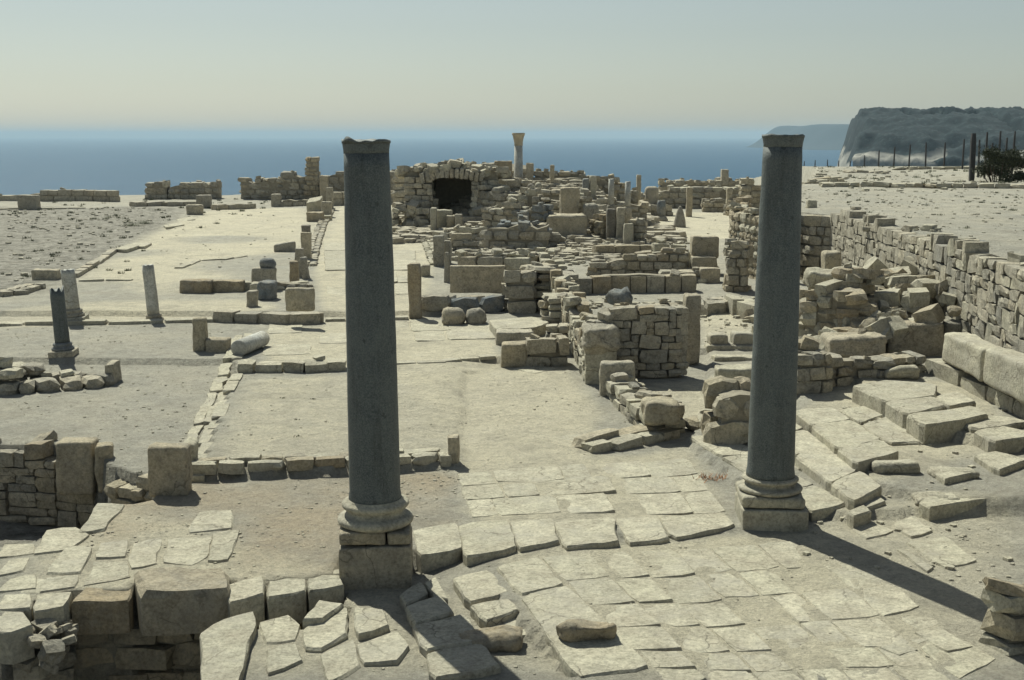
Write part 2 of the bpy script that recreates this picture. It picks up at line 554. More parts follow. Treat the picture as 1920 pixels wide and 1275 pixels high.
def wall(label, pts, th=0.5, sl=(0.25, 0.55), sh=(0.16, 0.30), kind='rubble', mk='grey', mk2=None, name='rubble_wall', cat='wall',
         group=None, rag=0.12, world=False, dist=False, loose=0.5, base=None, sink=0.06, core='mortar', flip=False, dbl=None, rand=None):
    """pts: (px, base py, top py) of the visible face; dist=True: (px, distance, top py); world=True: (x, y, height)"""
    Q = []
    for p in pts:
        if world:
            x, y, h = p
            z = gz(x, y) if base is None else base
        elif dist:
            y = p[1]
            x = XD(p[0], y, 1.0)
            z = gz(x, y) if base is None else base
            h = ZY(p[2], y) - z
        else:
            x, y = PG(p[0], p[1]) if base is None else P(p[0], p[1], base)
            z = gz(x, y) if base is None else base
            h = ZY(p[2], y) - z
        Q.append((x, y, z, max(h, 0.08)))
    segs, tot = [], 0.0
    for a, b_ in zip(Q[:-1], Q[1:]):
        L = hypot(b_[0] - a[0], b_[1] - a[1])
        segs.append((tot, L, a, b_))
        tot += L
    def at(s):
        for (s0, L, a, b_) in segs:
            if s <= s0 + L or (s0, L, a, b_) == segs[-1]:
                t = min(max((s - s0) / max(L, 1e-6), 0), 1)
                return [a[i] + (b_[i] - a[i]) * t for i in range(4)], ((b_[0] - a[0]) / L, (b_[1] - a[1]) / L)
    mid, tg = at(tot / 2)
    nx, ny = -tg[1], tg[0]
    if (nx * mid[0] + ny * mid[1] < 0) != flip:
        nx, ny = -nx, -ny
    sgn = 1 if (-tg[1]) * nx + tg[0] * ny > 0 else -1
    seed = R.random() * 50
    def prof(s):
        q, _ = at(s)
        return q[3] * (1 - rag + rag * 2 * (mnoise.noise(Vector((s * 1.7, seed, 0))) * 0.9))
    root = thing(name, label, cat, (Q[0][0], Q[0][1], Q[0][2]), group)
    double = dbl if dbl is not None else th > 0.55
    layers = [(th * 0.25, th * 0.5), (th * 0.75, th * 0.5)] if double else [(th * 0.5, th)]
    hmax = max(q[3] for q in Q)
    specs = []
    tops = {}
    if rand:
        uw, uh = rand
        dep = layers[0][1] if len(layers) == 1 else layers[0][1]
        off = layers[0][0]
        layers = layers[1:]
        ncx, ncz = int(tot / uw) + 1, int(hmax * 1.05 / uh) + 2
        used = set()
        for cz in range(ncz):
            for cx_ in range(ncx):
                if (cx_, cz) in used:
                    continue
                ww_ = R.choice((1, 2, 2, 2, 3, 3, 4))
                hh_ = R.choice((1, 1, 1, 2, 2)) if ww_ < 4 else R.choice((1, 2))
                while ww_ > 1 and any((cx_ + i_, cz) in used or cx_ + i_ >= ncx for i_ in range(ww_)):
                    ww_ -= 1
                while hh_ > 1 and any((cx_ + i_, cz + 1) in used for i_ in range(ww_)):
                    hh_ = 1
                for i_ in range(ww_):
                    for j_ in range(hh_):
                        used.add((cx_ + i_, cz + j_))
                l, ch = ww_ * uw, hh_ * uh
                sm = min((cx_ + ww_ / 2) * uw, tot)
                z = cz * uh
                q, tt = at(sm)
                if z + min(ch, uh) * 0.7 > prof(sm):
                    continue
                n2 = (-tt[1] * sgn, tt[0] * sgn)
                pr = off + R.uniform(-0.03, 0.01)
                wv = 0.03 * mnoise.noise(Vector((sm * 0.8, z, seed)))
                specs.append(((q[0] + n2[0] * pr, q[1] + n2[1] * pr, q[2] - sink + z + ch / 2 + wv),
                              (l * R.uniform(0.93, 1.0), dep, ch * R.uniform(0.9, 0.99)),
                              (R.gauss(0, 0.02), R.gauss(0, 0.05), atan2(tt[1], tt[0]) + R.gauss(0, 0.02)), R.choice(('face', 'face', 'rubble')), mk2 if (mk2 and R.random() < 0.3) else mk))
                for bk in range(int((sm - l / 2 + 0.05) / 0.1), int((sm + l / 2) / 0.1)):
                    tops[bk] = max(tops.get(bk, 0), q[2] - sink + z + ch)
    for (off, dep) in layers:
        z = 0.0
        while z < hmax * 1.1:
            ch = R.uniform(*sh)
            s = R.uniform(-0.5, 0) * sl[0]
            while s < tot:
                l = R.uniform(*sl) * (0.8 if ch < (sh[0] + sh[1]) / 2 else 1.1)
                if s + l > tot:
                    l = tot - s + R.uniform(0, 0.06)
                if l < sl[0] * 0.45:
                    break
                sm = s + l / 2
                q, tt = at(min(sm, tot))
                if z + ch * 0.55 <= prof(sm) or z == 0:
                    t2 = (tt[0], tt[1])
                    n2 = (-tt[1] * sgn, tt[0] * sgn)
                    pr = off + R.uniform(-0.04, 0.02) * (1 if kind != 'ashlar' else 0.3)
                    gzz = gz(q[0] + n2[0] * pr, q[1] + n2[1] * pr) if (base is None and not world) else q[2]
                    gzz = min(gzz, q[2] + 0.5)
                    hh = ch * R.uniform(0.82, 0.99) if kind != 'ashlar' else ch * 0.985
                    if z + ch > prof(sm):
                        hh *= R.uniform(0.75, 1.1)
                    kk = kind if R.random() > 0.15 or kind == 'ashlar' else 'round'
                    mm = mk2 if (mk2 and R.random() < 0.3) else mk
                    jr = 0.05 if kind != 'ashlar' else 0.012
                    specs.append(((q[0] + n2[0] * pr, q[1] + n2[1] * pr, gzz - sink + z + ch / 2),
                                  (l * 0.97, dep * R.uniform(0.9, 1.04), hh),
                                  (R.gauss(0, jr), R.gauss(0, jr), atan2(t2[1], t2[0]) + R.gauss(0, jr)), kk, mm))
                    for bk in range(int((s + 0.05) / 0.1), int((s + l) / 0.1)):
                        tops[bk] = max(tops.get(bk, 0), gzz - sink + z + ch / 2 + hh / 2)
                s += l
            z += ch
    # loose stones lying on the top
    s = R.uniform(0, 0.5)
    while s < tot and loose > 0:
        q, tt = at(s)
        if R.random() < loose and q[3] > 0.3:
            n2 = (-tt[1] * sgn, tt[0] * sgn)
            o = R.uniform(0.15, 0.85) * th
            a = R.uniform(0.12, 0.32)
            hgt = a * R.uniform(0.4, 0.8)
            zt_ = min(tops.get(int(s / 0.1) + k_, 1e9) for k_ in (-1, 0, 1))
            if zt_ > 1e8:
                s += 0.3
                continue
            specs.append(((q[0] + n2[0] * o, q[1] + n2[1] * o, zt_ + hgt * 0.3), (a * 1.3, a, hgt),
                          (R.gauss(0, 0.2), R.gauss(0, 0.2), R.uniform(0, 3)), 'rubble', mk2 or mk))
        s += R.uniform(0.3, 0.7)
    put_stones(root, specs, mk)
    if core and hmax > 0.25:
        n = max(2, int(tot / 0.45) + 1)
        V, Fc = [], []
        for i in range(n + 1):
            s = 0.05 + (tot - 0.10) * i / n
            q, tt = at(s)
            n2 = (-tt[1] * sgn, tt[0] * sgn)
            hh = max(0.06, min(q[3], prof(s)) * 0.93 - 0.10)
            for (o, z) in ((0.11, -0.3), (0.09, hh), (th - 0.09, hh), (th - 0.09, -0.3)):
                V.append((q[0] + n2[0] * o - Q[0][0], q[1] + n2[1] * o - Q[0][1], q[2] + z - Q[0][2]))
        for i in range(n):
            for k in range(4):
                a, b_ = i * 4 + k, i * 4 + (k + 1) % 4
                Fc.append((a, b_, b_ + 4, a + 4))
        Fc += [(0, 1, 2, 3), tuple(n * 4 + k for k in (3, 2, 1, 0))]
        me = bpy.data.meshes.new('mortar')
        me.from_pydata(V, [], Fc)
        link('mortar', me, root, M[core])
    return root

def block(label, x0, x1, yt, yb, d=0.4, rot=0.0, mk='grey', name='stone_block', cat='block', r=0.045, amp=0.014, n=5,
          group=None, tilt=0.0, lean=(0, 0), z=None, dist=None, taper=0.0, parent=None, fr=1.0):
    """block whose camera side fills the given pixels"""
    px = (x0 + x1) / 2
    if dist is not None:
        y = dist
        x = XD(px, y, 1.0)
        zz = gz(x, y) if z is None else (ZY(yb, y) if z == 'fit' else z)
    elif z is not None:
        x, y = P(px, yb, z)
        zz = z
    else:
        x, y = PG(px, yb)
        zz = gz(x, y)
    dep = y * cp + (CH - zz) * sp
    wd = (x1 - x0) / F * dep
    h = ZY(yt, y) - zz
    h = max(h, 0.08) + 0.05
    me = rock_mesh(wd, d, h, r, n, amp, R.random() * 90, top_tilt=tilt, taper=taper, fr=fr)
    o = link(name, me, parent, M[mk])
    cx, cy = x + x / max(y, 1) * d / 2, y + d / 2
    if z is None:
        zz = min(zz, gz(cx, cy) + 0.0)
    o.location = (cx, cy, zz - 0.05)
    o.rotation_euler = (lean[0], lean[1], rot)
    if parent is None:
        tag(o, label, cat, group)
    return o

def slab_mesh(poly, th, bev=0.02, res=0.14, seed=0.0, jit=0.012, dome=0.0):
    """poly: xy points (counter-clockwise or not); top at z=0"""
    a2 = sum(poly[i][0] * poly[(i + 1) % len(poly)][1] - poly[(i + 1) % len(poly)][0] * poly[i][1] for i in range(len(poly)))
    if a2 < 0:
        poly = poly[::-1]
    pts = []
    n = len(poly)
    for i in range(n):
        a, b_ = Vector(poly[i]), Vector(poly[(i + 1) % n])
        k = max(2, int((b_ - a).length / res))
        for j in range(k):
            t = j / k
            # ease the corner
            pts.append(a.lerp(b_, t + (0.06 if j == 0 else 0)))
    cx = sum(p.x for p in pts) / len(pts)
    cy = sum(p.y for p in pts) / len(pts)
    c = Vector((cx, cy))
    V, Fc = [], []
    N = len(pts)
    rings = [(0.0, -th, 1.0), (0.0, -bev * 1.4, 1.0), (bev, 0.0, 0.4), (0.28, 0.0, 0.0), (0.62, 0.0, 0.0)]
    for ri, (ins, z, jm) in enumerate(rings):
        for p in pts:
            nv = mnoise.noise_vector(Vector((p.x * 7, p.y * 7, seed))) * jit + mnoise.noise_vector(Vector((p.x * 2, p.y * 2, seed + 9))) * jit * 1.8
            q = Vector((p.x + nv.x, p.y + nv.y))
            dd = c - q
            if ri <= 2:
                if ins:
                    q = q + dd.normalized() * ins * (1 + 0.6 * nv.z / max(jit, 1e-4))
            else:
                q = q + dd * ins
            zz = z
            if ri >= 2:
                zz += mnoise.noise(Vector((q.x * 3, q.y * 3, seed))) * jit * 0.9 + (dome * (0 if ri == 2 else 0.7 if ri == 3 else 1))
            V.append((q.x, q.y, zz))
    V.append((cx, cy, dome))
    for ri in range(len(rings) - 1):
        for i in range(N):
            j = (i + 1) % N
            Fc.append((ri * N + i, ri * N + j, (ri + 1) * N + j, (ri + 1) * N + i))
    b0 = (len(rings) - 1) * N
    for i in range(N):
        Fc.append((b0 + i, b0 + (i + 1) % N, len(V) - 1))
    me = bpy.data.meshes.new('slab')
    me.from_pydata(V, [], Fc)
    me.update()
    return me

def slab(px_poly, off=0.03, th=0.25, mk='pave', bev=0.018, name='paving_slab', parent=None, label=None, cat=None, dome=0.0, jit=0.012, z=None, tilt=(0, 0)):
    cxp = sum(p[0] for p in px_poly) / len(px_poly)
    cyp = sum(p[1] for p in px_poly) / len(px_poly)
    if z is None:
        gx, gy = PG(cxp, cyp)
        z = gz(gx, gy) + off
    pts = [P(a, b_, z) for a, b_ in px_poly]
    cx = sum(p[0] for p in pts) / len(pts)
    cy = sum(p[1] for p in pts) / len(pts)
    gr = 1.055 if (cxp > 1480 and cyp < 970) or th >= 0.35 else 1.03
    me = slab_mesh([((p[0] - cx) * gr, (p[1] - cy) * gr) for p in pts], th, bev, seed=R.random() * 99, dome=dome, jit=jit)
    o = link(name, me, parent, M[mk])
    o.location = (cx, cy, z)
    o.rotation_euler = (tilt[0], tilt[1], 0)
    o.rotation_euler = (tilt[0] + (R.gauss(0, 0.01) if z is None else 0), tilt[1], 0)
    if label:
        tag(o, label, cat)
    return o

def slab_grid(quad, cols, rows, off=0.012, th=0.15, skip=0.1, mk='pave', gap=0.014, parent=None, jit=0.012, stag=0.08, rnd=0.008, frac=1.0):
    """quad px: far-left, far-right, near-right, near-left; cols/rows are lists of cut fractions"""
    W = [P(a, b_, 0.15) for a, b_ in quad]
    def q(u, v):
        a = [W[0][i] * (1 - u) + W[1][i] * u for i in range(2)]
        b_ = [W[3][i] * (1 - u) + W[2][i] * u for i in range(2)]
        return (a[0] * (1 - v) + b_[0] * v, a[1] * (1 - v) + b_[1] * v)
    for ri in range(len(rows) - 1):
        cc = [cols[0]] + [c + R.uniform(-stag, stag) for c in cols[1:-1]] + [cols[-1]]
        for ci in range(len(cc) - 1):
            if R.random() < skip:
                continue
            u0, u1, v0, v1 = cc[ci], cc[ci + 1], rows[ri], rows[ri + 1]
            cs = [q(u0, v0), q(u1, v0), q(u1, v1), q(u0, v1)]
            cx = sum(p[0] for p in cs) / 4
            cy = sum(p[1] for p in cs) / 4
            pts = []
            for p in cs:
                dx, dy = p[0] - cx, p[1] - cy
                L = hypot(dx, dy)
                k = (L - gap * 0.9) / L
                pts.append((dx * k + R.uniform(-0.015, 0.015), dy * k + R.uniform(-0.015, 0.015)))
            if R.random() < 0.25:   # broken corner
                i = R.randrange(4)
                a, b_, c_ = pts[i - 1], pts[i], pts[(i + 1) % 4]
                f1, f2 = R.uniform(0.12, 0.35), R.uniform(0.12, 0.35)
                pts[i:i + 1] = [(b_[0] + (a[0] - b_[0]) * f1, b_[1] + (a[1] - b_[1]) * f1), (b_[0] + (c_[0] - b_[0]) * f2, b_[1] + (c_[1] - b_[1]) * f2)]
            me = slab_mesh(pts, th, 0.014, seed=R.random() * 99, jit=jit)
            o = link('paving_slab', me, parent, M[mk])
            o.location = (cx, cy, gz(cx, cy) + off + R.uniform(-rnd, rnd))
            o.rotation_euler = (R.gauss(0, 0.004), R.gauss(0, 0.004), 0)

def lathe_mesh(prof, seg=48, amp=0.0, seed=0.0, cap=True, broken=0.0, smooth=True):
    V, Fc = [], []
    for k, (r, z) in enumerate(prof):
        for i in range(seg):
            a = 2 * pi * i / seg
            p = Vector((r * cos(a), r * sin(a), z))
            nv = mnoise.noise_vector(p * 4 + Vector((seed, 0, 0)))
            rr = r + nv.x * amp
            zz = z
            if broken and k == len(prof) - 1:
                zz += (mnoise.noise(Vector((cos(a) * 2.2, sin(a) * 2.2, seed))) - 0.25) * broken
            if broken and k == len(prof) - 2:
                zz -= broken * 0.4
            V.append((rr * cos(a), rr * sin(a), zz))
    for k in range(len(prof) - 1):
        for i in range(seg):
            j = (i + 1) % seg
            Fc.append((k * seg + i, k * seg + j, (k + 1) * seg + j, (k + 1) * seg + i))
    if cap:
        b0 = (len(prof) - 1) * seg
        zt = prof[-1][1]
        prev = b0
        for f in (0.66, 0.33):
            st = len(V)
            for i in range(seg):
                a = 2 * pi * i / seg
                r = prof[-1][0] * f
                V.append((r * cos(a), r * sin(a), zt - broken * 0.5 + mnoise.noise(Vector((r * cos(a) * 9, r * sin(a) * 9, seed))) * (broken * 0.7 + 0.004)))
            for i in range(seg):
                j = (i + 1) % seg
                Fc.append((prev + i, prev + j, st + j, st + i))
            prev = st
        V.append((0, 0, zt - broken * 0.5))
        for i in range(seg):
            Fc.append((prev + i, prev + (i + 1) % seg, len(V) - 1))
        Fc.append(tuple(range(seg - 1, -1, -1)))
    me = bpy.data.meshes.new('lathe')
    me.from_pydata(V, [], Fc)
    if smooth:
        me.polygons.foreach_set('use_smooth', [True] * len(me.polygons))
    me.update()
    return me

def leaves(name, n, ext, size, mk, parent=None, seed=0, flat=0.0):
    rr = random.Random(seed)
    V, Fc = [], []
    cl = [(rr.uniform(-1, 1), rr.uniform(-1, 1), rr.uniform(-0.8, 1), rr.uniform(0.25, 0.5)) for _ in range(16)]
    for i in range(n):
        c = rr.choice(cl)
        p = Vector((c[0] + rr.gauss(0, c[3] * 0.5), c[1] + rr.gauss(0, c[3] * 0.5), c[2] + rr.gauss(0, c[3] * 0.5)))
        p = Vector((p.x * ext[0] * 0.7, p.y * ext[1] * 0.7, ext[2] * 0.85 + p.z * ext[2] * 0.8))
        if p.z < 0:
            p.z = abs(p.z) * 0.5
        a = Vector((rr.gauss(0, 1), rr.gauss(0, 1), rr.gauss(0, 1))).normalized() * size * rr.uniform(0.6, 1.3)
        b_ = Vector((rr.gauss(0, 1), rr.gauss(0, 1), rr.gauss(0, 1))).normalized() * size * 0.5
        k = len(V)
        V += [p - a, p + b_, p + a, p - b_]
        Fc.append((k, k + 1, k + 2, k + 3))
    me = bpy.data.meshes.new(name)
    me.from_pydata(V, [], Fc)
    return link(name, me, parent, M[mk])

# ------------------------------------------------------------------ ground, sea, headlands, haze
def grid_obj(name, X, Y, Z, mk, label=None):
    ny, nx = X.shape
    V = np.stack([X, Y, Z], -1).reshape(-1, 3)
    idx = np.arange(nx * ny).reshape(ny, nx)
    q = np.stack([idx[:-1, :-1], idx[:-1, 1:], idx[1:, 1:], idx[1:, :-1]], -1).reshape(-1, 4)
    me = bpy.data.meshes.new(name)
    me.vertices.add(len(V)); me.vertices.foreach_set('co', V.ravel().astype(np.float32))
    me.loops.add(q.size); me.loops.foreach_set('vertex_index', q.ravel().astype(np.int32))
    me.polygons.add(len(q))
    me.polygons.foreach_set('loop_start', np.arange(0, q.size, 4, dtype=np.int32))
    me.polygons.foreach_set('use_smooth', np.ones(len(q), bool))
    me.update(calc_edges=True)
    o = link(name, me, None, M[mk])
    o['kind'] = 'structure'
    return o

ground = grid_obj('ground', XX, YY, ZZ, 'ground')
zone = np.zeros(XX.shape + (4,), np.float32)
zone[..., 3] = 1
cream_polys = [
    ([(632, 382), (757, 382), (812, 500), (800, 560), (800, 600), (925, 625), (945, 690), (700, 688), (495, 690), (500, 612), (612, 605), (590, 500)], 1.0, 0.4),
    ([(330, 415), (400, 392), (575, 390), (585, 410), (560, 470), (470, 500), (380, 488), (348, 503), (470, 520), (340, 528), (340, 552), (265, 552), (250, 526), (150, 526), (225, 468)], 0.95, 0.45),
    ([(15, 578), (265, 560), (470, 558), (535, 575), (415, 592), (-60, 609)], 0.8, 0.45),
    ([(745, 686), (1060, 686), (1125, 760), (1120, 850), (1290, 820), (1380, 960), (880, 980), (862, 890), (862, 800), (600, 800), (560, 740)], 0.85, 0.25),
    ([(450, 710), (745, 700), (870, 800), (840, 868), (380, 893)], 0.6, 0.3),
    ([(1205, 400), (1405, 398), (1405, 446), (1220, 452), (1090, 450), (1090, 428)], 1.0, 0.45),
    ([(1040, 462), (1130, 462), (1130, 478), (1060, 478)], 1.0, 0.45),
    ([(1190, 712), (1345, 705), (1345, 770), (1270, 790)], 0.9, 0.3),
    ([(1310, 590), (1400, 580), (1410, 650), (1320, 650)], 0.9, 0.3),
    ([(930, 1050), (1500, 1000), (1790, 1275), (1075, 1275)], 1.0, 0.05),
    ([(1500, 995), (1640, 950), (1900, 960), (1900, 1275), (1790, 1275)], 0.62, 0.05),
    ([(60, 1040), (200, 940), (250, 950), (640, 1060), (640, 1110), (60, 1160)], 0.8, 0.2),
    ([(640, 1110), (800, 1080), (1075, 1275), (400, 1275), (440, 1150)], 0.6, 0.0),
    ([(1490, 780), (1600, 715), (1870, 750), (1870, 850), (1640, 910), (1490, 870)], 0.8, 0.3),
]
for poly, v, z in cream_polys:
    zone[..., 0] = np.where(inpoly(XX, YY, pw(poly, z)), v, zone[..., 0])
for poly in ([(350, 503), (378, 489), (430, 486), (480, 478), (545, 472), (552, 500), (475, 522), (350, 506)], [(215, 484), (240, 470), (330, 462), (300, 478)], [(150, 530), (250, 530), (262, 556), (140, 566)],
             [(330, 448), (420, 440), (520, 446), (470, 455), (350, 458)]):
    zone[..., 0] = np.where(inpoly(XX, YY, pw(poly, 0.45)), 0.1, zone[..., 0])
soil = inpoly(XX, YY, pw([(-900, 384), (15, 388), (350, 389), (330, 415), (225, 466), (130, 520), (60, 550), (-900, 560)], 0.45))
zone[..., 1] = np.where(soil, 0.95, 0)
warmz = inpoly(XX, YY, pw([(180, 945), (375, 900), (860, 880), (870, 985), (640, 1080), (430, 1090), (440, 960), (160, 1030)], 0.2))
zone[..., 2] = np.where(warmz, 0.85, 0)
warmp = inpoly(XX, YY, pitA) | inpoly(XX, YY, pitB)
zone[..., 1] = np.where(warmp, 1.0, zone[..., 1])
def blur(a, k):
    for ax in (0, 1):
        b = a.copy()
        for d in range(1, k + 1):
            b += np.roll(a, d, ax) + np.roll(a, -d, ax)
        a = b / (2 * k + 1)
    return a
for c_i in range(3):
    zone[..., c_i] = blur(blur(zone[..., c_i], 2), 2)
at = ground.data.color_attributes.new('zone', 'FLOAT_COLOR', 'POINT')
at.data.foreach_set('color', zone.reshape(-1))

def sea_mat():
    m, n, b = mat_base('sea_water')
    pos = nn(n, 'ShaderNodeNewGeometry').outputs['Position']
    mp = nn(n, 'ShaderNodeMapping')
    mp.inputs['Scale'].default_value = (0.01, 0.02, 0.02)
    n.links.new(pos, mp.inputs['Vector'])
    f = noise_node(n, mp.outputs[0], 1.0, 8, 0.6)
    c = ramp(n, f, [(0.35, (0.003, 0.052, 0.115)), (0.65, (0.005, 0.066, 0.14))])
    n.links.new(c, b.inputs['Base Color'])
    b.inputs['Roughness'].default_value = 0.3
    b.inputs['Specular IOR Level'].default_value = 0.04
    bump(n, b, noise_node(n, mp.outputs[0], 6.0, 10, 0.7), 0.5, 6.0)
    return m
M['sea'] = sea_mat()
sx = np.concatenate([[-34000, -15000, -6000], np.arange(-3000, 3001, 500), [6000, 15000, 34000]]).astype(float)
sy = np.concatenate([[-34000, -8000, -1000, 0], np.arange(250, 5000, 500), [6000, 9000, 14000, 20000, 28000, 35000]]).astype(float)
SX, SY = np.meshgrid(sx, sy)
sea = grid_obj('sea', SX, SY, np.full(SX.shape, -75.0), 'sea')

def head_mat():
    m, n, b = mat_base('headland_rock_and_scrub')
    geo = nn(n, 'ShaderNodeNewGeometry')
    pos = geo.outputs['Position']
    at = nn(n, 'ShaderNodeAttribute', attribute_name='scrub')
    f = noise_node(n, pos, 0.03, 10, 0.7)
    f2 = noise_node(n, pos, 0.12, 8, 0.75)
    rock = ramp(n, f2, [(0.3, (0.13, 0.13, 0.12)), (0.65, (0.42, 0.40, 0.35))])
    f3 = noise_node(n, pos, 0.22, 6, 0.7)
    scr = ramp(n, f3, [(0.38, (0.001, 0.008, 0.012)), (0.56, (0.004, 0.018, 0.024)), (0.72, (0.06, 0.08, 0.075))])
    a = nn(n, 'ShaderNodeMath', operation='MULTIPLY_ADD')
    n.links.new(f, a.inputs[0]); a.inputs[1].default_value = 1.0; a.inputs[2].default_value = -0.5
    s = nn(n, 'ShaderNodeMath', operation='ADD')
    n.links.new(at.outputs['Fac'], s.inputs[0]); n.links.new(a.outputs[0], s.inputs[1])
    c = mix(n, ramp(n, s.outputs[0], [(0.42, gray(0)), (0.58, gray(1))]), rock, scr)
    n.links.new(c, b.inputs['Base Color'])
    b.inputs['Roughness'].default_value = 1.0
    return m
M['head'] = head_mat()

def headland(name, x0, x1, y0, y1, nx, ny, hf, scrub):
    X, Y = np.meshgrid(np.linspace(x0, x1, nx), np.linspace(y0, y1, ny))
    Z = hf(X, Y)
    o = grid_obj(name, X, Y, Z, 'head')
    a = o.data.attributes.new('scrub', 'FLOAT', 'POINT')
    a.data.foreach_set('value', scrub(X, Y, Z).ravel().astype(np.float32))
    return o
def near_h(X, Y):
    # coast line runs from left tip back to the right, front slope faces the camera
    wob = 22 * vnoise(X / 70, Y / 70, 11) + 9 * vnoise(X / 22, Y / 22, 12)
    dl = (X - 0.262 * Y + wob * 0.3)                  # distance from the western cliff
    df = (Y - (1010 - 0.25 * (X - 330)) + wob)      # distance from the southern shore
    top = 25 + 10 * sstep(330, 900, X) + 4 * vnoise(X / 60, Y / 60, 13) + 1.6 * vnoise(X / 9, Y / 9, 14)
    lower = -75 + 60 * sstep(0, 22, df) + 18 * sstep(22, 70, df)
    gul = np.abs(vnoise(X / 38, Y / 120, 18))
    front = lower + (top - 3) * sstep(45, 190, df) * (0.62 + 0.38 * sstep(0.0, 0.35, gul)) - 12 * (1 - sstep(0.0, 0.3, gul)) * sstep(20, 60, df) * (1 - sstep(120, 190, df))
    front = np.where(df > 190, top, front)
    side = -75 + 58 * sstep(-4, 8, dl) + (top + 75 - 58) * sstep(6, 24, dl)
    z = np.minimum(front, side)
    led = 3.0 * (np.abs(((z + 200 + 3 * vnoise(X / 40, Y / 40, 33)) / 9.0) % 1 - 0.5) - 0.25)
    return np.maximum(z, -80) + (2.6 * vnoise(X / 13, Y / 13, 15) + led) * (z > -70) + 2.2 * np.abs(vnoise(X / 3.6, Y / 3.6, 16)) * (z > -15)
headland('near_headland', 290, 1200, 760, 1700, 420, 330, near_h, lambda X, Y, Z: 0.22 + 0.78 * sstep(-24, -1, Z + 10 * vnoise(X / 30, Y / 30, 19)))
def far_h(X, Y):
    dl = X - 1600 + 60 * vnoise(X / 300, Y / 300, 21)
    df = Y - 6700 + 80 * vnoise(X / 250, Y / 250, 22)
    top = 40 + 28 * sstep(0, 330, dl) + 6 * vnoise(X / 200, Y / 200, 23)
    z = -75 + (top + 75) * sstep(-10, 260, dl) * sstep(0, 420, df)
    return np.maximum(z - 1, -80)
headland('far_headland', 1380, 5200, 6550, 8600, 180, 60, far_h, lambda X, Y, Z: 0.8 + 0 * Z)

hm = bpy.data.materials.new('haze_air')
hm.use_nodes = True
hn = hm.node_tree
for x in list(hn.nodes):
    if x.type == 'BSDF_PRINCIPLED':
        hn.nodes.remove(x)
pv = hn.nodes.new('ShaderNodeVolumePrincipled')
pv.inputs['Color'].default_value = (0.62, 0.80, 0.92, 1)
pv.inputs['Density'].default_value = 0.000085
pv.inputs['Anisotropy'].default_value = 0.0
hn.links.new(pv.outputs[0], hn.nodes['Material Output'].inputs['Volume'])
hx = rock = None
me = bpy.data.meshes.new('haze')
a, b0, b1, z0, z1 = 35500, -35500, 36500, -81.5, 82
me.from_pydata([(-a, b0, z0), (a, b0, z0), (a, b1, z0), (-a, b1, z0), (-a, b0, z1), (a, b0, z1), (a, b1, z1), (-a, b1, z1)], [],
               [(3, 2, 1, 0), (4, 5, 6, 7), (0, 1, 5, 4), (1, 2, 6, 5), (2, 3, 7, 6), (3, 0, 4, 7)])
hz = link('haze', me, None, hm)
hz['kind'] = 'stuff'

# ------------------------------------------------------------------ the two tall columns
def big_column(label, cx, cy, z0, layers, base_z, base_r, shaft, cap, rot, tilt, cap_broken, seed):
    root = thing('column', label, 'column', (cx, cy, z0), None, rot)
    root.rotation_euler = (0, tilt, rot)
    for nm, lx, ly, w_, d_, zb, zt, mk, r in layers:
        me = rock_mesh(w_, d_, zt - zb - 0.006, r, 6, 0.007, seed + zb * 10 + lx * 5, fr=1.2)
        link(nm, me, root, M[mk], (lx, ly, zb))
    b0, b1 = base_z
    h = b1 - b0
    R0 = base_r
    prof = [(R0 * 0.96, 0)]
    for i in range(7):
        a = -pi / 2 + pi * i / 6
        prof.append((R0 * 0.93 + 0.07 * R0 / 0.38 * cos(a), h * 0.20 + h * 0.18 * sin(a)))
    prof += [(R0 * 0.88, h * 0.42), (R0 * 0.83, h * 0.48), (R0 * 0.82, h * 0.56), (R0 * 0.86, h * 0.62)]
    for i in range(6):
        a = -pi / 2 + pi * i / 5
        prof.append((R0 * 0.85 + 0.05 * R0 / 0.38 * cos(a), h * 0.78 + h * 0.14 * sin(a)))
    prof += [(R0 * 0.82, h * 0.95), (R0 * 0.80, h)]
    link('base', lathe_mesh(prof, 56, 0.006, seed), root, M['pave'], (0, 0, b0))
    s0, s1, r0, r1 = shaft
    prof = [(r0 * 1.04, 0), (r0 * 1.035, 0.05), (r0 * 1.0, 0.11)]
    for i in range(1, 25):
        t = i / 24
        prof.append((r0 + (r1 - r0) * (0.5 * t + 0.5 * t * t), 0.11 + (s1 - s0 - 0.11) * t))
    link('shaft', lathe_mesh(prof, 64, 0.004, seed + 1, smooth=True), root, M['granite'], (0, 0, s0))
    c0, c1, rc = cap
    H = c1 - c0
    prof = [(r1, -0.002), (r1 * 1.01, H * 0.25), (r1 * 1.04, H * 0.5), (rc * 0.975, H * 0.72), (rc * 0.985, H * 0.76), (rc, H * 0.80), (rc, H)]
    link('collar', lathe_mesh(prof, 64, 0.006, seed + 2, broken=cap_broken), root, M['granite'], (0, 0, c0))
    return root

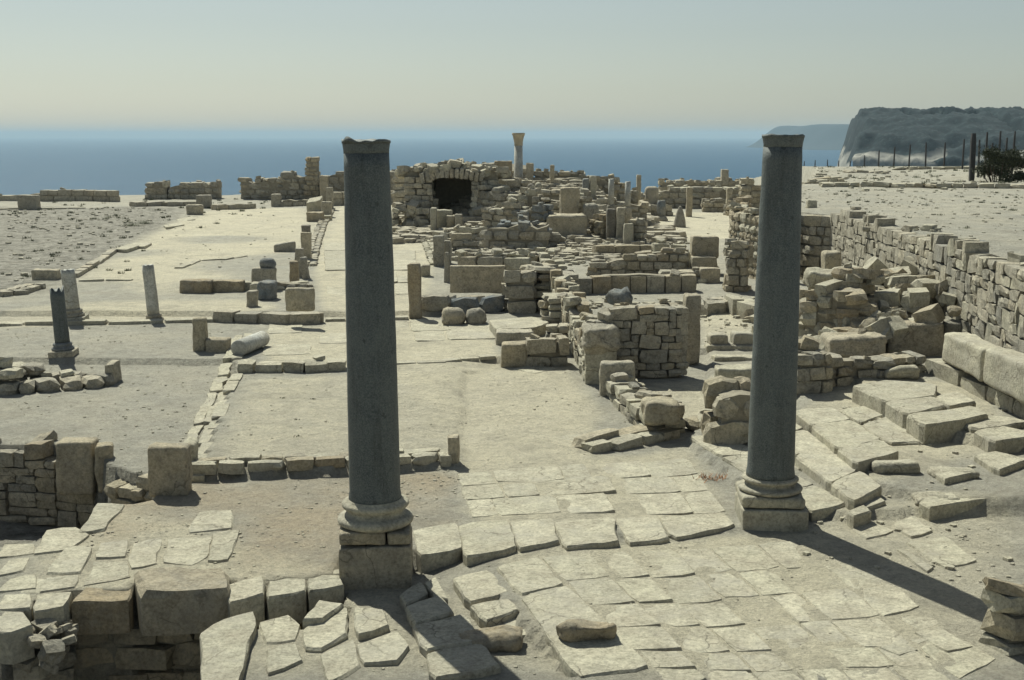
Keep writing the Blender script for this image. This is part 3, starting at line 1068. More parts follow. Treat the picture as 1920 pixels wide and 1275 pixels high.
big_column('tall dark granite column on a cracked two-tier plinth, left one of the front pair', -1.53, 13.30, -0.02,
           [('plinth', 0.0, 0.0, 0.80, 0.78, 0.0, 0.555, 'warm', 0.02),
            ('plinth', -0.14, 0.0, 0.51, 0.76, 0.57, 0.72, 'warm', 0.03),
            ('plinth', 0.265, -0.005, 0.25, 0.77, 0.565, 0.71, 'warm', 0.025)],
           (0.71, 1.01), 0.385, (0.99, 4.83, 0.286, 0.243), (4.83, 4.985, 0.262), radians(4), radians(-0.35), 0.05, 3.0)
big_column('tall dark granite column on a pale square plinth, right one of the front pair', 3.31, 15.22, 0.06,
           [('plinth', 0.02, 0.0, 0.82, 0.82, -0.05, 0.30, 'pave', 0.02),
            ('plinth', 0.0, 0.0, 0.78, 0.78, 0.31, 0.46, 'pave', 0.035)],
           (0.45, 0.66), 0.37, (0.64, 4.80, 0.297, 0.236), (4.80, 4.95, 0.258), radians(-3), radians(0.1), 0.02, 7.0)

# ------------------------------------------------------------------ paving
# street and steps right of the right column
SL = [
 ([(1574, 766), (1649, 758), (1665, 776), (1612, 791)], 0.08, 0.2), ([(1623, 794), (1668, 780), (1737, 816), (1734, 826), (1668, 829), (1627, 804)], 0.09, 0.3),
 ([(1743, 876), (1825, 876), (1828, 885), (1769, 898)], 0.10, 0.25),
 ([(1728, 939), (1781, 914), (1856, 917), (1866, 932), (1794, 942), (1743, 951)], -0.02, 0.2),
 ([(1828, 852), (1869, 845), (1930, 860), (1870, 880)], 0.12, 0.3), ([(1671, 981), (1717, 968), (1750, 997), (1704, 1006)], 0.03, 0.2),
 ([(1596, 993), (1625, 972), (1679, 997), (1621, 1010)], 0.04, 0.2), ([(1696, 1014), (1775, 1004), (1833, 1054), (1767, 1064)], 0.04, 0.2),
 ([(1679, 1027), (1704, 1035), (1754, 1064), (1737, 1070)], 0.05, 0.2),
 ([(1712, 1181), (1767, 1175), (1825, 1214), (1775, 1222)], 0.03, 0.2), ([(1646, 1214), (1696, 1197), (1725, 1218), (1683, 1231)], 0.03, 0.2),
 ([(1600, 938), (1640, 926), (1660, 940), (1625, 952)], 0.08, 0.2), ([(1590, 958), (1622, 944), (1634, 957), (1600, 968)], 0.10, 0.2),
 # left foreground slabs
 ([(351, 997), (375, 958), (438, 955), (435, 992)], 0.05, 0.2), ([(402, 997), (450, 994), (426, 1052), (388, 1049)], 0.04, 0.2),
 ([(303, 1052), (313, 1008), (400, 1004), (388, 1045), (357, 1059)], 0.02, 0.2), ([(175, 1045), (192, 1015), (246, 1011), (235, 1045)], 0.05, 0.2),
 ([(241, 1066), (251, 1015), (306, 1008), (292, 1059)], 0.03, 0.2), ([(86, 1073), (127, 1021), (172, 1025), (151, 1073)], 0.06, 0.2),
 ([(155, 1097), (179, 1052), (240, 1056), (240, 1083)], 0.03, 0.5), ([(62, 1038), (89, 992), (146, 988), (165, 1003), (130, 1030)], 0.05, 0.9),
 ([(148, 997), (186, 942), (234, 946), (192, 994)], 0.05, 1.0), ([(-10, 1045), (10, 1020), (64, 1018), (62, 1038)], 0.03, 0.9),
 ([(-10, 1080), (20, 1047), (58, 1044), (45, 1072)], 0.03, 0.2), ([(-10, 1108), (20, 1081), (69, 1075), (65, 1104)], 0.04, 0.3),
 ([(68, 1111), (89, 1081), (148, 1078), (139, 1100)], 0.03, 0.3), ([(62, 1145), (66, 1114), (136, 1111), (120, 1138)], 0.06, 0.3),
 ([(-10, 1142), (10, 1113), (58, 1113), (56, 1140)], 0.04, 0.34), ([(-20, 1182), (-10, 1146), (50, 1147), (60, 1172), (20, 1185)], 0.0, 0.34),
 ([(428, 1128), (430, 1094), (496, 1080), (493, 1114)], 0.05, 0.36), ([(502, 1121), (509, 1087), (575, 1078), (573, 1108)], 0.06, 0.36),
 ([(578, 1107), (580, 1078), (640, 1068), (643, 1100)], 0.04, 0.36),
 # rough stones below the left column
 ([(380, 1182), (425, 1160), (478, 1147), (481, 1173), (461, 1225), (440, 1290), (382, 1290)], 0.12, 1.6),
 ([(567, 1160), (602, 1122), (643, 1131), (600, 1160)], 0.14, 0.4), ([(567, 1178), (619, 1138), (650, 1142), (646, 1190), (600, 1215), (572, 1210)], 0.12, 0.4),
 ([(488, 1165), (545, 1152), (562, 1172), (550, 1200), (495, 1205)], 0.05, 0.3), ([(500, 1215), (556, 1206), (568, 1240), (500, 1262)], 0.06, 0.3),
 ([(663, 1137), (720, 1143), (730, 1173), (670, 1187)], 0.10, 0.4), ([(673, 1207), (747, 1182), (767, 1213), (740, 1240), (680, 1240)], 0.08, 0.4),
 ([(750, 1112), (790, 1090), (802, 1110), (760, 1131)], 0.13, 0.4), ([(762, 1135), (830, 1115), (850, 1148), (775, 1167)], 0.14, 0.4),
 ([(776, 1171), (868, 1152), (905, 1200), (795, 1216)], 0.13, 0.4), ([(797, 1093), (817, 1080), (840, 1125), (812, 1114)], 0.13, 0.3),
 ([(883, 1133), (957, 1120), (973, 1143), (907, 1163)], 0.11, 0.25), ([(910, 1170), (975, 1148), (1010, 1190), (940, 1200)], 0.07, 0.25),
 ([(848, 1082), (915, 1068), (955, 1112), (880, 1128)], 0.06, 0.25), ([(800, 1222), (905, 1204), (940, 1250), (810, 1270)], 0.10, 0.3),
 ([(600, 1222), (664, 1200), (676, 1250), (610, 1280)], 0.05, 0.3),
 # long slabs of the forecourt
 ([(928, 1060), (1008, 1043), (1060, 1096), (974, 1113)], 0.04, 0.25), ([(976, 1117), (1063, 1099), (1143, 1170), (1215, 1250), (1080, 1265)], 0.04, 0.25),
 # stepping kerb between the two columns
 ([(773, 993), (857, 981), (868, 1029), (786, 1040)], 0.05, 0.45), ([(861, 982), (953, 975), (966, 1027), (873, 1040)], 0.06, 0.45),
 ([(957, 977), (1037, 973), (1047, 1014), (972, 1025)], 0.045, 0.4), ([(1041, 977), (1150, 970), (1157, 1015), (1060, 1023)], 0.05, 0.35),
 ([(1154, 970), (1234, 967), (1256, 1009), (1176, 1018)], 0.045, 0.3), ([(1238, 970), (1356, 960), (1380, 985), (1262, 1008)], 0.045, 0.3),
 # bits of floor slab in the middle
 ([(1020, 828), (1060, 815), (1130, 812), (1110, 826)], 0.02, 0.1), ([(960, 690), (1010, 684), (1050, 690), (1000, 700)], 0.02, 0.1),
]
for poly, off, th in SL:
    slab(poly, off * 0.55 if off < 0.1 else off * 0.8, th, parent=ground, jit=0.015)
def stair_row(L, Rr, z, cuts, th=0.3):
    for a, b_ in zip(cuts[:-1], cuts[1:]):
        e = 0.003
        def lp(q, t):
            return (q[0][0] + (q[1][0] - q[0][0]) * t, q[0][1] + (q[1][1] - q[0][1]) * t)
        k = R.uniform(-0.02, 0.02)
        slab([lp(L, a + e), lp(Rr, a + e + k), lp(Rr, b_ - e + k), lp(L, b_ - e)], th=th, parent=ground, jit=0.013, z=z + R.uniform(-0.006, 0.006), bev=0.022)
stair_row([(1291, 817), (1521, 958)], [(1358, 812), (1594, 947)], 0.26, [0, 0.27, 0.5, 0.74, 1.0])
stair_row([(1400, 780), (1600, 938)], [(1466, 773), (1656, 914)], 0.37, [0, 0.22, 0.45, 0.78, 1.0])
stair_row([(1490, 768), (1604, 867)], [(1562, 764), (1686, 848)], 0.48, [0, 0.28, 0.72, 1.0])
for poly, zz_ in (([(1602, 722), (1665, 713), (1753, 719), (1751, 742), (1661, 751)], 0.64), ([(1662, 751), (1751, 743), (1773, 760), (1701, 776)], 0.635), ([(1754, 741), (1797, 734), (1829, 753), (1775, 760)], 0.64),
                  ([(1702, 777), (1826, 761), (1850, 776), (1797, 788), (1733, 796)], 0.645), ([(1798, 789), (1869, 777), (1930, 790), (1831, 804)], 0.56), ([(1830, 806), (1875, 796), (1950, 815), (1862, 827)], 0.55)):
    slab(poly, th=0.4, parent=ground, jit=0.014, z=zz_, bev=0.025)
slab_grid([(1014, 1046), (1262, 1024), (1515, 1275), (1240, 1275)], [0, 0.34, 0.68, 1.0], [0, 0.24, 0.45, 0.63, 0.8, 0.92, 1.0], 0.010, skip=0.0, parent=ground, jit=0.010, gap=0.009, rnd=0.004, stag=0.07)
slab_grid([(1265, 1024), (1490, 1006), (1790, 1275), (1519, 1275)], [0, 0.34, 0.66, 1.0], [0, 0.22, 0.42, 0.62, 0.8, 0.92, 1.0], 0.006, skip=0.16, parent=ground, jit=0.014, gap=0.010, rnd=0.004, stag=0.08)
slab_grid([(1492, 1010), (1560, 1010), (1870, 1235), (1792, 1270)], [0, 1.0], [0, 0.22, 0.42, 0.62, 0.8, 1.0], 0.004, skip=0.25, parent=ground, jit=0.016, gap=0.012, rnd=0.004, stag=0.1)
slab_grid([(856, 893), (1290, 856), (1362, 958), (882, 976)], [0, 0.17, 0.36, 0.57, 0.8, 1.0], [0, 0.33, 0.64, 1.0], 0.010, skip=0.0, parent=ground, gap=0.008, rnd=0.003, jit=0.009)
slab_grid([(505, 614), (920, 612), (940, 668), (490, 680)], [0, 0.2, 0.42, 0.6, 0.8, 1.0], [0, 0.4, 0.72, 1.0], 0.012, skip=0.25, parent=ground, gap=0.02)
slab_grid([(606, 470), (778, 470), (790, 595), (614, 598)], [0, 0.35, 0.7, 1.0], [0, 0.18, 0.36, 0.55, 0.72, 0.86, 1.0], 0.012, skip=0.3, parent=ground, gap=0.03)
slab_grid([(60, 1050), (150, 1048), (130, 1180), (10, 1180)], [0, 0.5, 1.0], [0, 0.3, 0.6, 1.0], 0.0, skip=0.0, parent=ground, jit=0.02, rnd=0.02)
# narrow strip of flat stones along the channel
slab_grid([(440, 640), (475, 640), (372, 892), (318, 892)], [0, 0.5, 1.0], [0, 0.08, 0.17, 0.28, 0.4, 0.52, 0.64, 0.76, 0.88, 1.0], 0.05, th=0.2, skip=0.2, parent=ground, jit=0.03, gap=0.05, rnd=0.03)
for poly in ([(975, 388), (1060, 384)],):
    pass
# step slabs and floor edges on the far left
for poly, off in (([(215, 466), (240, 458), (262, 460), (236, 468)], 0.10), ([(232, 461), (252, 455), (285, 455), (270, 462)], 0.08),
                  ([(330, 411), (360, 406), (366, 411), (340, 415)], 0.06), ([(306, 422), (340, 417), (345, 421), (312, 426)], 0.05)):
    slab(poly, off, 0.2, parent=ground)

# low kerbs along floor edges (each a row of stones)
wall('low kerb of flat stones behind the left tall column, ending at a short post', [(375, 898, 886), (500, 893, 880), (640, 886, 872), (745, 878, 864), (838, 873, 856)], th=0.45,
     sl=(0.35, 0.75), sh=(0.17, 0.22), mk='pave', mk2='warm', name='kerb', cat='kerb', loose=0, core=None, rag=0.1, dbl=True)
wall('long low kerb crossing the left courtyard behind the pale column stubs', [(-60, 614, 606), (150, 610, 602), (300, 607, 600), (415, 604, 598)], th=0.35, sl=(0.6, 1.3), sh=(0.13, 0.17), kind='ashlar', mk='pave', name='kerb', cat='kerb', loose=0, core=None, rag=0.02)
wall('low kerb at the near end of the paved corridor, right of the left tall column', [(612, 604, 597), (690, 602, 595), (772, 600, 593)], th=0.3, sl=(0.6, 1.2), sh=(0.13, 0.17), kind='ashlar', mk='pave', name='kerb', cat='kerb', loose=0, core=None, rag=0.02)
wall('thin stone edge crossing the middle floor right of the left tall column', [(740, 684, 679), (820, 681, 675), (880, 678, 672), (930, 675, 671)], th=0.25, sl=(0.5, 1.0), sh=(0.08, 0.10), kind='ashlar', mk='pave', name='kerb', cat='kerb', loose=0, core=None, rag=0.02)
wall('low row of worn blocks crossing behind the left tall column', [(455, 700, 686), (500, 700, 676), (560, 699, 672), (605, 698, 668), (650, 697, 672)], th=0.45, sl=(0.35, 0.7), sh=(0.26, 0.32), kind='rubble', mk='pave', name='kerb', cat='kerb', loose=0.2, core=None, rag=0.05)
wall('thin raised edge of the sunken panel on the left courtyard floor', [(150, 528, 524), (200, 527, 523), (252, 527, 522)], th=0.25, sl=(0.6, 1.0), sh=(0.10, 0.12), kind='ashlar', mk='pave', name='kerb', cat='kerb', loose=0, core=None, rag=0.02)
wall('slanting kerb between dark soil and pale floor in the left courtyard', [(150, 519, 514), (185, 497, 491), (222, 470, 464)], th=0.3, sl=(0.7, 1.2), sh=(0.16, 0.2), kind='ashlar', mk='grey', name='kerb', cat='kerb', loose=0, core=None, rag=0.02)
wall('narrow slanting kerb beside the channel, running up to the fallen drum', [(385, 880, 871), (412, 800, 793), (440, 735, 728), (458, 700, 694)], th=0.22, sl=(0.5, 1.0), sh=(0.08, 0.12), kind='ashlar', mk='pave', name='kerb', cat='kerb', loose=0, core=None, rag=0.03)
wall('low kerb of thin slabs in front of the far left wall', [(-40, 394, 389), (70, 393, 388), (160, 391, 386)], th=0.4, sl=(0.8, 1.6), sh=(0.14, 0.2), kind='ashlar', mk='pave', name='kerb', cat='kerb', loose=0, core=None, rag=0.03)
wall('thin pale kerb bounding the gravel panel in the left courtyard', [(345, 503, 499), (378, 490, 486), (430, 487, 483), (470, 480, 476)], th=0.3, sl=(0.6, 1.2), sh=(0.10, 0.14), kind='ashlar', mk='pave', name='kerb', cat='kerb', loose=0, core=None, rag=0.03)
wall('low kerb of slabs along the foot of the tank blocks', [(1736, 700, 676), (1800, 728, 702), (1869, 762, 736), (1960, 808, 778)], th=0.5, sl=(0.9, 1.5), sh=(0.30, 0.34), kind='ashlar', mk='pave', name='kerb', cat='kerb', loose=0, core=None, rag=0.02)
wall('edge of small stones along the right side of the paved corridor', [(768, 400, 396), (785, 440, 436), (800, 480, 474), (806, 498, 490)], th=0.5, sl=(0.25, 0.5), sh=(0.14, 0.2), mk='pave', name='kerb', cat='kerb', loose=0.4, core=None, dbl=True)
wall('ragged line of small stones along the left side of the paved corridor', [(628, 392, 386), (612, 425, 418), (604, 450, 444), (592, 500, 492)], th=0.5, sl=(0.25, 0.5), sh=(0.14, 0.2), mk='grey', name='kerb', cat='kerb', loose=0.4, core=None, dbl=True)

# ------------------------------------------------------------------ left foreground
B = block
wall('dark rubble wall standing in the sunken pit at the left edge', [(-120, 18.6, 815), (15, 18.5, 812), (100, 18.35, 822), (160, 18.2, 834), (205, 18.0, 872)], th=0.7, sl=(0.2, 0.5), sh=(0.10, 0.22), mk='grey', mk2='warm', loose=0.9, base=-0.95, dist=True, rand=(0.17, 0.13))
B('large squared block at the end of the dark pit wall', 106, 175, 830, 892, 0.42, mk='warm', z=-0.33, dist=17.9, amp=0.01)
B('upright thin slab closing the end of the dark pit wall', 177, 207, 836, 886, 0.25, mk='warm', z=-0.28, dist=17.85, rot=0.2)
wall('low rubble strip between the pit wall and the thick upright block', [(196, 17.0, 888), (240, 16.75, 890), (284, 16.6, 890)], th=0.9, sl=(0.2, 0.42), sh=(0.15, 0.22), mk='warm', loose=1.0, base=-0.8, dist=True)
B('thick upright block with worn rounded corners in the left foreground', 283, 358, 838, 931, 0.34, mk='warm', lean=(-0.04, 0.01), r=0.05)
B('thin broken slab propped against the thick upright block', 352, 371, 832, 892, 0.4, mk='pave', rot=0.15, tilt=-0.3, r=0.03)
slab([(127, 1128), (165, 1101), (249, 1104), (241, 1125)], 0.0, 0.36, 'warm', name='stone_block', label='squared block at the rim of the dark pit, left of the biggest one', cat='block', jit=0.02)
slab([(256, 1108), (262, 1064), (424, 1064), (426, 1106)], 0.11, 0.48, 'warm', name='stone_block', label='biggest rough block on the rim of the dark pit in the left foreground', cat='block', jit=0.03, bev=0.05)
R.seed(5)
pr = thing('rubble_heap', 'small heap of loose stones spilling into the pit at bottom left', 'rubble', (P(85, 1180, 0)[0], P(85, 1180, 0)[1], -0.3))
sp_ = []
for i in range(60):
    x, y = P(R.uniform(10, 135), R.uniform(1150, 1215), 0.0)
    a = R.uniform(0.05, 0.17)
    sp_.append(((x, y, R.uniform(-0.25, 0.08)), (a * 1.3, a, a * 0.7), (R.gauss(0, .3), R.gauss(0, .3), R.uniform(0, 3)), 'rubble', 'grey'))
put_stones(pr, sp_, 'grey')
wall('rough stone lining on the left side of the bottom pit', [(-60, 12.05, 1180), (40, 12.1, 1170), (126, 12.3, 1150)], dist=True, th=0.6, sl=(0.2, 0.45), sh=(0.14, 0.24), mk='grey', base=-1.5, loose=0, rag=0.05)
wall('shaded stone lining on the far side of the bottom pit', [(126, 12.42, 1160), (258, 12.42, 1165), (262, 12.52, 1150), (430, 12.55, 1150), (640, 12.75, 1130)], dist=True, th=0.5, sl=(0.35, 0.7), sh=(0.22, 0.34), mk='warm', base=-1.5, loose=0, rag=0.0)

wall('low wall of big rounded stones at the left edge behind the dark pillar', [(-100, 742, 690), (15, 742, 688), (70, 738, 690), (130, 733, 692), (190, 728, 700), (216, 722, 690)], th=1.2, sl=(0.28, 0.5), sh=(0.22, 0.3), kind='round', mk='grey', mk2='pave', loose=1.0, core=None)
B('thin upright slab closing the wall of rounded stones', 204, 221, 684, 722, 0.5, mk='warm', r=0.02)

# short dark granite pillar with its base
def stub(label, pxb, pyb, pxt, pyt, wpx, mk, base=True, plinth=True, name='column_stub', tip=0.04, wtop=None, flute=False):
    x, y = PG(pxb, pyb)
    y += 0.25
    z = gz(x, y)
    dep = y * cp + (CH - z) * sp
    r = wpx / 2 / F * dep
    H = ZY(pyt, y) - z
    root = thing(name, label, 'column', (x, y, z - 0.02))
    lean = (pxt - pxb) / F * dep / H
    root.rotation_euler = (0, lean, 0.1)
    zb = 0.0
    if plinth:
        me = rock_mesh(r * 3.4, r * 3.4, r * 0.9, 0.02, 4, 0.006, R.random() * 50)
        link('plinth', me, root, M['grey' if mk != 'marble' else 'pave'])
        zb = r * 0.88
    if base:
        pf = [(r * 1.45, 0), (r * 1.55, r * 0.2), (r * 1.5, r * 0.4), (r * 1.25, r * 0.5), (r * 1.22, r * 0.65), (r * 1.33, r * 0.8), (r * 1.25, r), (r * 1.05, r * 1.1)]
        link('base', lathe_mesh(pf, 28, 0.005, R.random() * 9), root, M['blue' if mk == 'granite' else 'grey'], (0, 0, zb))
        zb += r * 1.08
    rt = (wtop or wpx * 0.92) / 2 / F * dep
    pf = [(r + (rt - r) * i / 8, (H - zb) * i / 8) for i in range(9)]
    link('shaft', lathe_mesh(pf, 28, 0.008, R.random() * 9, broken=tip), root, M[mk], (0, 0, zb))
    return root
stub('short dark granite pillar on a square plinth, near the left edge', 112, 672, 106, 538, 27, 'granite', tip=0.12)
stub('pale grey column stub right behind the short dark pillar', 133, 607, 126, 503, 27, 'marble', tip=0.04)
stub('pale column stub leaning left on a dark base, mid left courtyard', 284, 603, 277, 494, 23, 'marble', plinth=False, tip=0.04)

# fallen drum
x, y = PG(449, 668)
L = 1.35
root = link('column_drum', lathe_mesh([(0.165, 0), (0.18, 0.02), (0.178, L * 0.5), (0.17, L)], 28, 0.006, 4), None, M['marble'])
root.rotation_euler = (radians(-90), 0, radians(-11))
root.location = (x, y - 0.1, gz(x, y) + 0.18)
tag(root, 'pale fallen column drum lying on the strip of stones', 'column drum')
B('upright squared post left of the fallen drum', 365, 389, 597, 659, 0.25, mk='warm', name='stone_post', cat='post')
B('low squared block between the upright post and the fallen drum', 390, 431, 637, 661, 0.5, mk='warm')
B('short square stone post at the right end of the low kerb', 839, 861, 820, 870, 0.2, mk='warm', name='stone_post', cat='post', r=0.02)

# ------------------------------------------------------------------ left courtyard, middle distance
B('brownish squared block at the left edge of the courtyard', 64, 112, 506, 525, 0.5, mk='warm')
wall('low dark ledge of stones running in from the left edge', [(-60, 560, 540), (15, 556, 538), (50, 552, 534), (86, 540, 526)], th=0.6, sl=(0.4, 0.8), sh=(0.2, 0.26), mk='grey', loose=0.3)
B('long squared block on the courtyard floor, left of a touching pair', 340, 399, 526, 550, 0.45, mk='warm')
B('long squared block on the courtyard floor, right of a touching pair', 400, 458, 526, 548, 0.45, mk='warm')
B('low slab lying between the long blocks and the stone stack', 455, 480, 530, 545, 0.4, mk='pave')
wall('low wall of squared blocks carrying the upright slab, middle left', [(416, 605, 588), (500, 608, 586), (515, 609, 582), (560, 609, 580), (612, 607, 578)], th=0.5, sl=(0.7, 1.2), sh=(0.32, 0.36), kind='ashlar', mk='grey', mk2='warm', loose=0, rag=0.02)
B('upright rectangular slab set on a low wall, middle left', 537, 590, 541, 580, 0.22, mk='warm', r=0.05, z=0.75)
B('squared block on top of a dark stack in the middle left', 473, 516, 503, 530, 0.5, mk='grey', z='fit', dist=36.6)
B('rounded stone capping the dark stack in the middle left', 487, 517, 485, 504, 0.4, mk='blue', r=0.15, z='fit', dist=36.7, name='boulder', cat='boulder')
B('blue grey block at the bottom of the dark stack', 486, 518, 529, 563, 0.6, mk='blue', r=0.08)
B('small squared stone leaning beside the dark stack', 463, 482, 545, 576, 0.3, mk='grey', lean=(0, 0.08))
B('small pale stone lying left of the dark stack', 470, 488, 532, 542, 0.5, mk='pave', z='fit', dist=35.5)
wall('row of low mixed stones between the dark stack and the corridor', [(520, 545, 520), (550, 543, 522), (590, 540, 528)], th=0.7, sl=(0.3, 0.6), sh=(0.2, 0.3), mk='grey', mk2='pave', loose=0.8)
B('pale slab standing upright behind the dark stack', 544, 560, 490, 532, 0.25, mk='warm', name='upright_slab', cat='slab')
B('broad pointed slab standing by the left edge of the corridor', 552, 573, 466, 520, 0.3, mk='grey', name='upright_slab', cat='slab', taper=0.25)
B('leaning slab next to the pointed one by the corridor', 568, 580, 482, 524, 0.3, mk='grey', name='upright_slab', cat='slab', lean=(0, -0.08))
B('tall dark capped post on the left side of the corridor', 566, 584, 436, 492, 0.35, mk='warm', name='stone_post', cat='post', r=0.02)
B('dark square cap on the tall post by the corridor', 566, 582, 423, 437, 0.34, mk='dark', z='fit', dist=47.6, r=0.02)
B('sloping broken block lying left of the capped post', 516, 553, 456, 473, 0.5, mk='grey', tilt=0.15)
B('pale slab leaning in the stone cluster at the far end of the corridor', 578, 604, 374, 400, 1.2, mk='pave', lean=(0.18, 0), tilt=0.2, name='upright_slab', cat='slab')
B('squared block under the leaning slab by the corridor', 577, 606, 398, 416, 0.8, mk='warm')
B('upright block beside the leaning slab, touching the corridor edge', 604, 622, 378, 408, 0.5, mk='grey')
B('tall thin post at the far left of the corridor', 613, 625, 352, 394, 0.4, mk='grey', name='stone_post', cat='post')
B('low flat stone at the foot of the leaning slab', 600, 622, 404, 414, 0.6, mk='pave')
B('weathered squared block standing alone at the far left', 38, 73, 366, 393, 0.8, mk='grey')
B('dark rounded block on the edge of the dark soil', 351, 381, 384, 403, 0.6, mk='grey', r=0.12)
B('square block standing on the far low wall', 370, 396, 366, 390, 0.6, mk='grey')
B('upright block left of the far low wall segment', 510, 527, 364, 388, 0.6, mk='grey')

wall('long far wall at the left edge before the sea', [(-200, 86, 366), (15, 86, 362), (60, 86, 358), (130, 86, 353), (216, 86, 352)], th=1.0, sl=(0.7, 1.5), sh=(0.35, 0.5), mk='grey', kind='ashlar', loose=0.2, dbl=False, dist=True)
wall('ruined far wall stump with a square top, left background', [(274, 88, 336), (290, 88, 329), (298, 88, 327), (313, 88, 331)], th=1.2, sl=(0.5, 0.9), sh=(0.35, 0.5), mk='grey', dbl=False, dist=True)
wall('ruined far wall with a notch, right of the square stump', [(318, 88, 343), (330, 88, 338), (352, 88, 335), (380, 88, 337), (410, 88, 338)], th=1.2, sl=(0.5, 0.9), sh=(0.35, 0.5), mk='grey', dbl=False, dist=True)
wall('low stone bench in front of the far left ruins', [(258, 388, 377), (300, 387, 375), (370, 386, 375)], th=0.8, sl=(0.7, 1.3), sh=(0.3, 0.4), kind='ashlar', mk='grey', loose=0, dbl=False)
wall('low dark bench of blocks right of the far squared block', [(412, 394, 379), (450, 393, 377), (480, 391, 377)], th=0.8, sl=(0.7, 1.3), sh=(0.3, 0.4), kind='ashlar', mk='grey', loose=0, dbl=False)
wall('broad far ruin wall below the little turret', [(450, 88, 329), (480, 88, 331), (500, 88, 330), (530, 88, 322), (560, 88, 319), (597, 88, 316)], th=1.4, sl=(0.5, 1.0), sh=(0.35, 0.5), mk='grey', dbl=False, loose=0.8, dist=True)
wall('little turret of stacked stones rising over the far ruins', [(574, 87.5, 291), (586, 87.5, 287), (597, 87.5, 290)], th=1.0, sl=(0.4, 0.7), sh=(0.3, 0.4), mk='warm', dbl=False, loose=0, rag=0.02, dist=True)
wall('far ruin wall behind the left tall column', [(600, 88, 317), (640, 88, 313), (700, 87, 316), (762, 86, 311)], th=1.2, sl=(0.5, 1.0), sh=(0.35, 0.5), mk='grey', dbl=False, dist=True)
wall('low block wall closing the far end of the paved corridor', [(622, 386, 360), (660, 385, 355), (700, 384, 357), (757, 383, 353)], th=0.7, sl=(0.7, 1.2), sh=(0.4, 0.6), kind='ashlar', mk='grey', dbl=False, loose=0)
wall('low wall segment right of the upright far block', [(528, 388, 370), (560, 387, 368), (590, 386, 370)], th=0.7, sl=(0.8, 1.4), sh=(0.35, 0.5), kind='ashlar', mk='grey', dbl=False, loose=0)
B('pale square post in front of the broad far ruin wall', 601, 617, 330, 378, 0.6, mk='warm', name='stone_post', cat='post')

# ------------------------------------------------------------------ central ruins
for i, (a, b_, t, c_, lb) in enumerate([
    (755, 767, 356, 388, 'farthest stone post on the right side of the corridor'),
    (766, 783, 344, 396, 'tall pale post, second from the far end of the corridor'),
    (770, 784, 372, 404, 'low post between the taller ones right of the corridor'),
    (784, 797, 370, 412, 'dark weathered post beside the corridor, left of the rubble'),
    (794, 809, 398, 430, 'stubby broken post at the corridor edge, nearest to the low blocks')]):
    B(lb, a, b_, t, c_, 0.5, mk='grey' if i != 1 else 'warm', name='stone_post', cat='post', taper=0.06)
B('squared pale block in front of the dark doorway, widest of a row', 816, 848, 394, 424, 0.6, mk='pave', dist=57)
B('low squared block in front of the dark doorway, between two others', 838, 853, 404, 424, 0.5, mk='warm', dist=56.6)
B('small squared block in front of the dark doorway, right end of its row', 853, 867, 402, 424, 0.5, mk='grey', dist=56.3)
B('upright slab at the left of the block row before the doorway', 808, 819, 390, 436, 0.6, mk='pave', dist=56.2, name='upright_slab', cat='slab')

# dark vaulted chamber
ch = thing('vaulted_chamber', 'ruined vaulted chamber with a dark doorway under an arch of stones', 'chamber', (XD(848, 62), 62, 0.9))
rl = Vector(ch.location)
yf = 60.0
xl, xr = XD(812, yf), XD(884, yf)
zt, zb = ZY(334, yf), ZY(420, yf)
sp_ = []
def pile(x0, x1, y0, y1, z0, z1, k=(0.35, 0.6), hh=(0.24, 0.36)):
    z = z0
    while z < z1:
        c = R.uniform(*hh)
        x = x0
        while x < x1 - 0.1:
            l = min(R.uniform(*k), x1 - x)
            sp_.append(((x + l / 2, (y0 + y1) / 2 + R.uniform(-0.06, 0.06), z + c / 2), (l * 0.98, (y1 - y0), c * 0.96), (R.gauss(0, .04), R.gauss(0, .04), R.gauss(0, .05)), 'rubble', 'grey'))
            x += l
        z += c
pile(xl - 1.4, xl, yf, yf + 0.7, zb - 0.2, zt - 0.1)
pile(xr, xr + 1.3, yf, yf + 0.7, zb - 0.2, zt - 0.15)
pile(xl - 1.2, xr + 1.2, yf + 0.5, yf + 1.1, zt + 0.22, zt + 0.5)
nv = 13
for i in range(nv):
    t = i / (nv - 1)
    x = xl - 0.5 + (xr - xl + 1.0) * t
    a = (t - 0.5) * 0.5
    sp_.append(((x, yf + 0.2 + R.uniform(-.1, .1), zt + 0.22 - 0.7 * (t - 0.5) ** 2 + R.uniform(-.05, .05)), ((xr - xl + 1.0) / nv * R.uniform(.85, 1.15), 0.6, R.uniform(.36, .56)), (R.gauss(0, .1), a + R.gauss(0, .12), 0), 'rubble', 'grey'))
for i in range(90):
    x = R.uniform(xl - 1.8, xr + 1.7)
    a = R.uniform(0.22, 0.5)
    sp_.append(((x, yf + R.uniform(0.1, 2.6), zt + 0.42 + R.uniform(0, 0.3) - 0.25 * abs(x - (xl + xr) / 2) / 2), (a * 1.3, a, a * 0.75), (R.gauss(0, .25), R.gauss(0, .25), R.uniform(0, 3)), 'rubble', R.choice(('grey', 'pave'))))
for sx_, lo, hi in ((-1, xl - 2.0, xl - 0.1), (1, xr + 0.1, xr + 2.0)):
    for i in range(36):
        a = R.uniform(0.22, 0.5)
        x = R.uniform(lo, hi)
        sp_.append(((x, yf - R.uniform(0.0, 0.8), zb + R.uniform(0.0, 1.0) * max(0.2, 1 - 0.0)), (a * 1.3, a, a * 0.75), (R.gauss(0, .25), R.gauss(0, .25), R.uniform(0, 3)), 'rubble', R.choice(('grey', 'pave'))))
put_stones(ch, sp_, 'grey')
